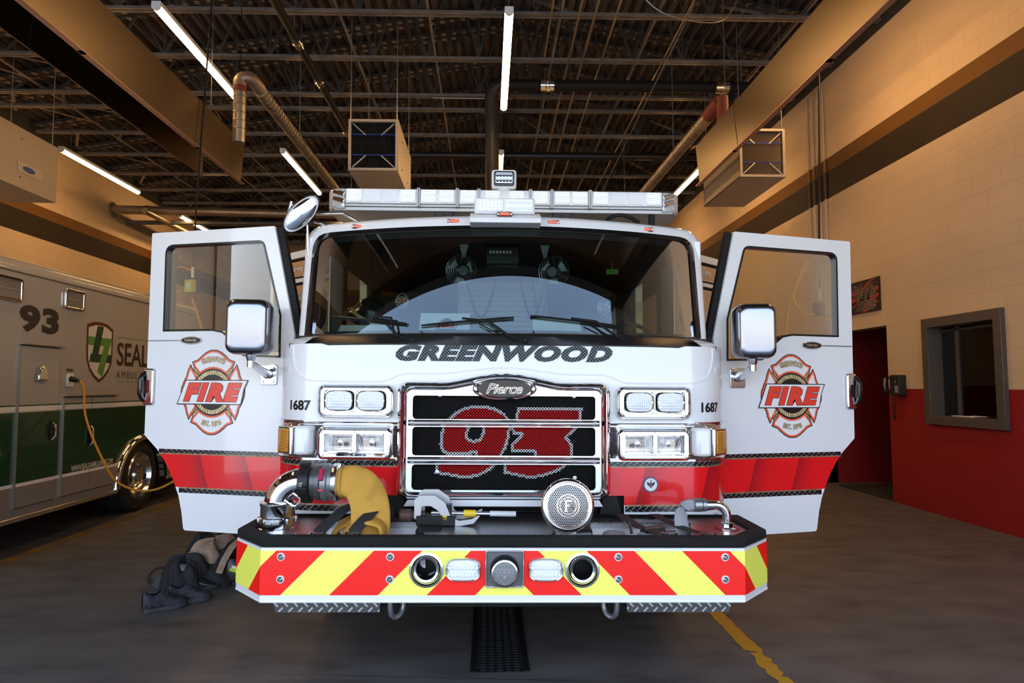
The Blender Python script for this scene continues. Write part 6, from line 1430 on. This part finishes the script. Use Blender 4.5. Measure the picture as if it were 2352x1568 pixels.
w2 = MB().lathe([(.28, -.25), (.38, -.25), (.42, -.2), (.43, -.1), (.43, .02), (.40, .06), (.30, .07), (.26, .04)], L((AX - 2.27, WYC, .43)), (-1, 0, 0), 32).build('wheel', TY, AM)
# cab ahead of the box
cabp = [(10.0, .45), (12.6, .45), (12.6, 1.15), (11.6, 1.35), (11.0, 2.05), (10.0, 2.15)]
MB().prism(cabp, -2.2, -.08, lambda u, v, q: (q, u - 5, v)).build('cab_body', AW, AM, bevel=.05)
for yy in (11.9,):
    for xx in (-.28, -1.95): MB().lathe([(.26, -.12), (.40, -.12), (.42, -.06), (.42, .06), (.40, .12), (.26, .12)], (xx, yy - 5, .42), (1, 0, 0), 32).build('wheel', TY, AM)
# compartment doors, handles, hinges
GM = mat('gap_dark', (.05, .045, .04), .5); HNG = mat('hinge_strip', (.42, .40, .37), .35, .7); CMP = AW
def comp(y0, y1, z0, z1, name='compartment_door'):
    mb = MB(); mb.prism(rrect(y0, y1, z0, z1, .02, 3), 0, .014, lambda u, v, q: (q, u - 5, v)); d = mb.build(name, AW, AM, bevel=.004)
    O = rrect(y0 - .008, y1 + .008, z0 - .008, z1 + .008, .026, 3); mb = MB(); mb.ring(O, inset(O, .010), .0, .004, lambda u, v, q: (q, u - 5, v)); mb.build('door_gap', GM, d)
    MB().bx(.0, .02, y0 - .02 - 5, y0 - .008 - 5, z0, z1).build('door_hinge', HNG, d); MB().bx(0, .05, y0 - .01 - 5, y1 + .03 - 5, z1 + .012, z1 + .022).build('drip_cap', BRUSH, d); return d
d1 = comp(6.24, 6.80, .42, 1.86); d2 = comp(6.90, 7.84, .42, 1.385)
MB().bx(.014, .0155, .0 + 2.36, 2.365, .42, 1.38).build('panel_joint', GM, d2)
mb = MB(); P = [(-.07, 0), (.09, 0), (.06, .12), (.02, .15), (-.03, .13)]
mb.prism([(6.50 + a, 1.545 + b) for a, b in P], .014, .06, lambda u, v, q: (q, u - 5, v)); mb.build('vent_scoop', CHROME, d1, bevel=.015)
for d, yy in ((d1, 6.70), (d2, 7.33)):
    mb = MB(); mb.prism(rrect(yy - .035, yy + .035, .98 if d is d1 else .87, 1.17 if d is d1 else 1.10, .03), .014, .018, lambda u, v, q: (q, u - 5, v)); mb.build('latch_plate', BLACKGLOSS, d)
    za, zb = (.99, 1.16) if d is d1 else (.88, 1.09)
    MB().tube([(.02, yy + .01 - 5, za), (.05, yy + .01 - 5, za + .03), (.05, yy + .01 - 5, zb - .03), (.02, yy + .01 - 5, zb)], .012, 8).build('latch_handle', CHROME, d)
# scene lights
for y0, y1, z0, z1, big in ((5.2, 6.13, 2.32 - .02, 2.50 - .02, 1), (6.86, 7.16, 2.30 - .03, 2.49, 0)):
    if big: y0, y1, z0, z1 = 5.72, 6.22, 2.24, 2.45
    else: y0, y1, z0, z1 = 6.84, 7.16, 2.265, 2.465
    O = rrect(y0, y1, z0, z1, .03); mb = MB(); mb.ring(O, inset(O, .022), 0, .028, lambda u, v, q: (q, u - 5, v)); sl_ = mb.build('scene_light', CHROME, AM, bevel=.006)
    mb = MB(); mb.prism(inset(O, .024), .0, .020, lambda u, v, q: (q, u - 5, v)); mb.build('scene_lens', mat('lens_smoked', (.42, .40, .38), .1, .5, .8), sl_, bevel=.004)
    MB().bx(.019, .024, y0 + .04 - 5, y1 - .04 - 5, (z0 + z1) / 2 - .004, (z0 + z1) / 2 + .004).build('lens_bar', BRUSH, sl_)
# decals
ma = lambda u, v, q: (q, u - 5, v)
TRD2 = mat('tread_number', (.015, .014, .013), .35); g = NG(TRD2); t_ = g.tread(g.y, g.z, .018, .12, .38); g.setc(g.mix(t_, (.012, .011, .011), (.10, .09, .085)))
mb = MB(); text_into(mb, '93', .56, .25, ma, 1, 0, .058, 1.10, .048, .0012, 6.50, 2.11); text_into(mb, '93', .56, .25, ma, 0, 0, .046, 1.10, .048, .002, 6.50, 2.11)
mb.build('unit_number', [TRD2, mat('number_edge', (.12, .11, .10), .4)], AM, smooth=False)
dg = mat('decal_brown', (.045, .025, .02), .4); lg = mat('decal_light_green', (.10, .26, .04), .4); dkg = mat('decal_dark_green', (.012, .05, .025), .4); wt = mat('decal_cream', (.62, .60, .56), .4); br_ = mat('decal_bronze', (.14, .05, .035), .3, .3)
sy, sz = 7.50, 1.87
sh = [(-.25, .27), (-.12, .305), (0, .31), (.12, .30), (.25, .25), (.25, -.02), (.235, -.12), (.18, -.21), (.09, -.29), (0, -.33), (-.10, -.28), (-.19, -.20), (-.24, -.10), (-.25, 0)]
mb = MB()
for sc_, m_, w0 in ((1, 0, .0012), (.88, 1, .002)): plate(mb, [(sy + a * sc_, sz + b * (sc_ + .02)) for a, b in sh], [], w0, w0 + .0002, ma, m_)
def pol(P, m_, w0): plate(mb, [(sy + a, sz + b) for a, b in P], [], w0, w0 + .0002, ma, m_)
pol([(-.22, .15), (.22, .15), (.20, .06), (-.22, .06)], 2, .0026); pol([(-.06, .27), (.06, .27), (-.05, -.12), (-.17, -.12)], 3, .0030); pol([(-.17, -.03), (.22, -.03), (.22, -.12), (-.19, -.12)], 3, .0028); pol([(.10, .12), (.21, .13), (.06, -.28), (-.04, -.22)], 2, .0034)
mb.build('shield_emblem', [br_, wt, lg, dkg], AM, smooth=False)
mb = MB(); text_into(mb, 'SEALS', .86, .27, ma, 0, 0, .02, .96, .02, .0015, 8.27, 1.86); text_into(mb, 'AMBULANCE', .88, .085, ma, 0, 0, .0, 1.3, .0, .0015, 8.28, 1.625)
mb.add([ma(7.84, 2.045, .0015), ma(8.9, 2.045, .0015), ma(8.9, 2.053, .0015), ma(7.84, 2.053, .0015)], [(0, 1, 2, 3)], 1); mb.add([ma(7.84, 1.545, .0015), ma(8.9, 1.545, .0015), ma(8.9, 1.553, .0015), ma(7.84, 1.553, .0015)], [(0, 1, 2, 3)], 1)
mb.build('name_lettering', [dg, lg], AM, smooth=False)
mb = MB(); text_into(mb, 'WWW.SEALS-AMBULANCE.COM', .76, .062, ma, 0, 0, .02, .85, .02, .0165, 7.42, .672); mb.build('web_lettering', wt, AM, smooth=False)
# shore power inlet
MB().prism(rrect(6.93, 7.03, 1.49, 1.62, .02), 0, .02, ma).build('power_inlet', WHITEPL, AM, bevel=.004)
MB().lathe([(.03, 0), (.026, .05), (.012, .09)], (.02, 6.97 - 5, 1.57), (1, 0, -.25), 12).build('inlet_plug', BLACKTRIM, AM)
MB().bx(0, .008, 6.93 - 5, 7.03 - 5, 1.645, 1.67).build('inlet_label', mat('label_dark', (.06, .055, .05), .5), AM)
# open rear door of the ambulance, seen edge-on at the frame's left
RDW = mat('ambulance_door_white', (.74, .75, .77), .25, 0, .6); g = NG(RDW); c = g.mix(zone(g, g.z, .70, 1.22), (.74, .75, .77), (.004, .16, .07)); c = g.mix(zone(g, g.z, .66, .70), c, (.8, .8, .8)); c = g.mix(zone(g, g.z, 1.25, 1.29), c, (.8, .8, .8)); c = g.mix(zone(g, g.z, -1, .62), c, (.24, .25, .28)); g.setc(c)
MB().prism([(-.0, .44), (.70, .44), (.73, 1.0), (.735, 1.88), (.72, 1.92), (0, 1.93)], 0, .05, lambda u, v, q: (u, -.02 + q - u * .12, v)).build('rear_door', RDW, AM, bevel=.01)
# ================================================================== SHOES AND TURNOUT GEAR ON THE FLOOR
SHM = mat('shoe_black', (.010, .012, .018), .5, spec=.35, bump=(70, .5), var=(16, (.028, .032, .045), .45, .6)); SOLE = mat('shoe_sole', (.030, .032, .038), .6)
def shoe(x, y, rz, label, L_=.29, boot=0, m1=SHM):
    t = tag(empty('shoe' if not boot else 'boot', (x, y, 0), rz=rz), label, 'shoe' if not boot else 'boot')
    st = [(-.13, .034, .045), (-.10, .042, .05), (-.03, .038, .05), (.04, .044, .05), (.10, .046, .045), (.14, .036, .035), (.158, .012, .02)]
    sole = [(a * 1.07, w_ * 1.22) for a, w_, h in st]; sp_ = [(a, w_) for a, w_ in sole] + [(a, -w_) for a, w_ in reversed(sole)]
    MB().prism(roundpoly(sp_, .01, 2), 0, .028, lambda u, v, q: (u, v, q + (.012 * max(0, (u - .08) / .08) if q > .001 else .008 * max(0, (u - .09) / .07)))).build('sole', SOLE, t, bevel=.005)
    hts = [(-.14, .112, .034), (-.125, .128, .042), (-.09, .112, .046), (-.05, .10, .046), (-.02, .128, .044), (.02, .112, .048), (.07, .085, .052), (.12, .066, .050), (.155, .050, .036), (.17, .034, .014)]
    if boot: hts = [(-.13, .30, .045), (-.12, .31, .055), (-.07, .31, .06), (-.02, .29, .055), (.02, .13, .048), (.07, .085, .048), (.12, .062, .042), (.152, .04, .022)]
    N_ = 14
    def fn(i, j):
        a, h, w_ = hts[j]; th = pi * i / (N_ - 1); return (a * 1.03, 1.08 * w_ * cos(th) * (1.0 if sin(th) < .5 else .9 + .1 * (1 - sin(th))), .026 + (h - .026) * max(0, sin(th)) ** .7)
    mb = MB(); mb.grid(fn, N_, len(hts), skip=(lambda i, j: (0 < j < 4 and 3 < i < 9)) if not boot else (lambda i, j: (0 < j < 3 and 3 < i < 9))); mb.build('upper', m1, t, solid=.004, sub=1, ang=80)
    if not boot:
        mb = MB(); mb.tube(smooth_path([(-.132, -.012, .095), (-.15, -.01, .125), (-.15, .01, .125), (-.132, .012, .095)], 4), .004, 6); mb.build('heel_loop', SHM, t)
        mb = MB()
        for k in range(5): mb.tube([(.0 + .020 * k, -.036, .100 - .010 * k), (.008 + .020 * k, 0, .128 - .011 * k), (.0 + .020 * k, .036, .100 - .010 * k)], .0035, 5)
        mb.build('lace', mat('lace_black', (.05, .05, .06), .6), t)
    return t
shoe(-2.17, 4.74, .62, 'black lace-up work shoe on the floor, nearer of the pair').scale = (.88, .92, 1.15)
shoe(-2.07, 4.89, .45, 'black lace-up work shoe on the floor, farther of the pair').scale = (.88, .92, 1.15)
BTM = mat('boot_rubber', (.012, .012, .013), .3)
shoe(-2.16, 5.22, .1, 'black rubber fire boot toe poking out under the folded turnout trousers', boot=1, m1=BTM).scale = (1.05, 1, .72)
shoe(-1.86, 5.36, .15, 'second black rubber fire boot, half hidden behind the bumper', boot=1, m1=BTM).scale = (1.05, 1, .72)
# turnout trousers pushed down over the boots: tan cloth, black panels, suspender loops
TAN = mat('turnout_tan', (.42, .30, .22), .85, bump=(30, .5), var=(14, (.27, .18, .13), .35, .65)); BKC = mat('turnout_black', (.012, .012, .014), .8, bump=(24, .5))
tt = tag(empty('turnout_trousers', (-2.05, 5.42, 0)), 'crumpled tan and black turnout trousers heaped around the boots', 'trousers'); rn = random.Random(4)
def heap(cx, cy, rx, ry, h, seed, m, name, zb=0, tw=0, parent=tt):
    r_ = random.Random(seed); nu, nv = 52, 18; ph_ = [r_.uniform(0, 6.28) for _ in range(6)]
    def fn(i, j):
        a = 2 * pi * i / nu; t = j / (nv - 1); rr = max(0, cos(t * pi / 2)) ** .6 * (1 + .10 * sin(3 * a + ph_[0]) + .06 * sin(7 * a + ph_[1] + 4 * t) + .04 * sin(11 * a + ph_[2] + 6 * t) + .025 * sin(19 * a + ph_[5] - 9 * t)) if j < nv - 1 else 0.001
        z = h * sin(t * pi / 2) * (1 + .16 * sin(2 * a + ph_[3]) + .09 * sin(5 * a + ph_[4]) + .05 * sin(9 * a + 8 * t + ph_[5])); x, y = rx * rr * cos(a), ry * rr * sin(a)
        return (cx + x * cos(tw) - y * sin(tw), cy + x * sin(tw) + y * cos(tw), zb + z)
    mb = MB(); mb.grid(fn, nu, nv, closeu=True); return mb.build(name, m, parent, sub=1, ang=180)
heap(.0, .0, .27, .18, .19, 1, BKC, 'trouser_leg', 0, .3)
heap(-.07, .06, .24, .16, .27, 2, TAN, 'tan_cloth', .0, .6)
heap(.22, .14, .24, .2, .27, 5, BKC, 'trouser_leg', 0, -.2)
heap(-.30, .40, .17, .13, .26, 9, mat('turnout_navy', (.012, .017, .022), .8, bump=(24, .4)), 'knee_pad', 0, .8)
heap(-.19, -.19, .17, .12, .21, 15, BKC, 'trouser_leg', 0, .1)
heap(-.33, -.08, .13, .09, .09, 12, mat('suspender_pad', (.06, .05, .052), .85, bump=(40, .4)), 'suspender_pad', 0, .3)
MB().tube(smooth_path([(-.30, -.08, .08), (-.38, -.03, .11), (-.48, -.03, .10), (-.51, -.07, .05), (-.46, -.12, .025), (-.36, -.14, .025), (-.24, -.17, .02)], 6), .024, 8, flat=.28).build('suspender', wm, tt)
MB().tube(smooth_path([(.12, .06, .30), (.10, -.04, .27), (.07, -.12, .19), (.05, -.18, .10)], 5), .03, 8, flat=.3).build('suspender', TAN, tt)
MB().tube(smooth_path([(.09, .12, .30), (.06, .0, .28), (.03, -.10, .21), (.01, -.16, .13)], 5), .014, 8, flat=.5).build('leg_binding', wm, tt)
MB().obx((.17, -.15, .11), (.10, .02, .025), (0, .3, .2)).build('reflective_strip', mat('lime_strip', (.45, .62, .03), .5), tt, bevel=.004)
MB().obx((.165, -.152, .135), (.06, .015, .02), (0, .3, .2)).build('silver_strip', WHITEPL, tt, bevel=.003)
MB().lathe([(.009, 0), (.007, .006)], (-.14, -.12, .15), (-.3, -.8, .5), 8).build('snap', BRUSH, tt)
tc_ = tag(empty('turnout_coat', (-2.25, 6.75, 0)), 'dark turnout coat heap lying behind the trousers under the left door', 'coat')
heap(0, 0, .30, .2, .2, 21, BKC, 'coat_body', 0, .2, tc_); heap(.3, .12, .22, .18, .34, 22, mat('turnout_navy', (.012, .017, .022), .8), 'coat_sleeve', 0, 0, tc_); heap(-.22, .02, .14, .12, .12, 23, BKC, 'coat_collar', 0, 0, tc_)
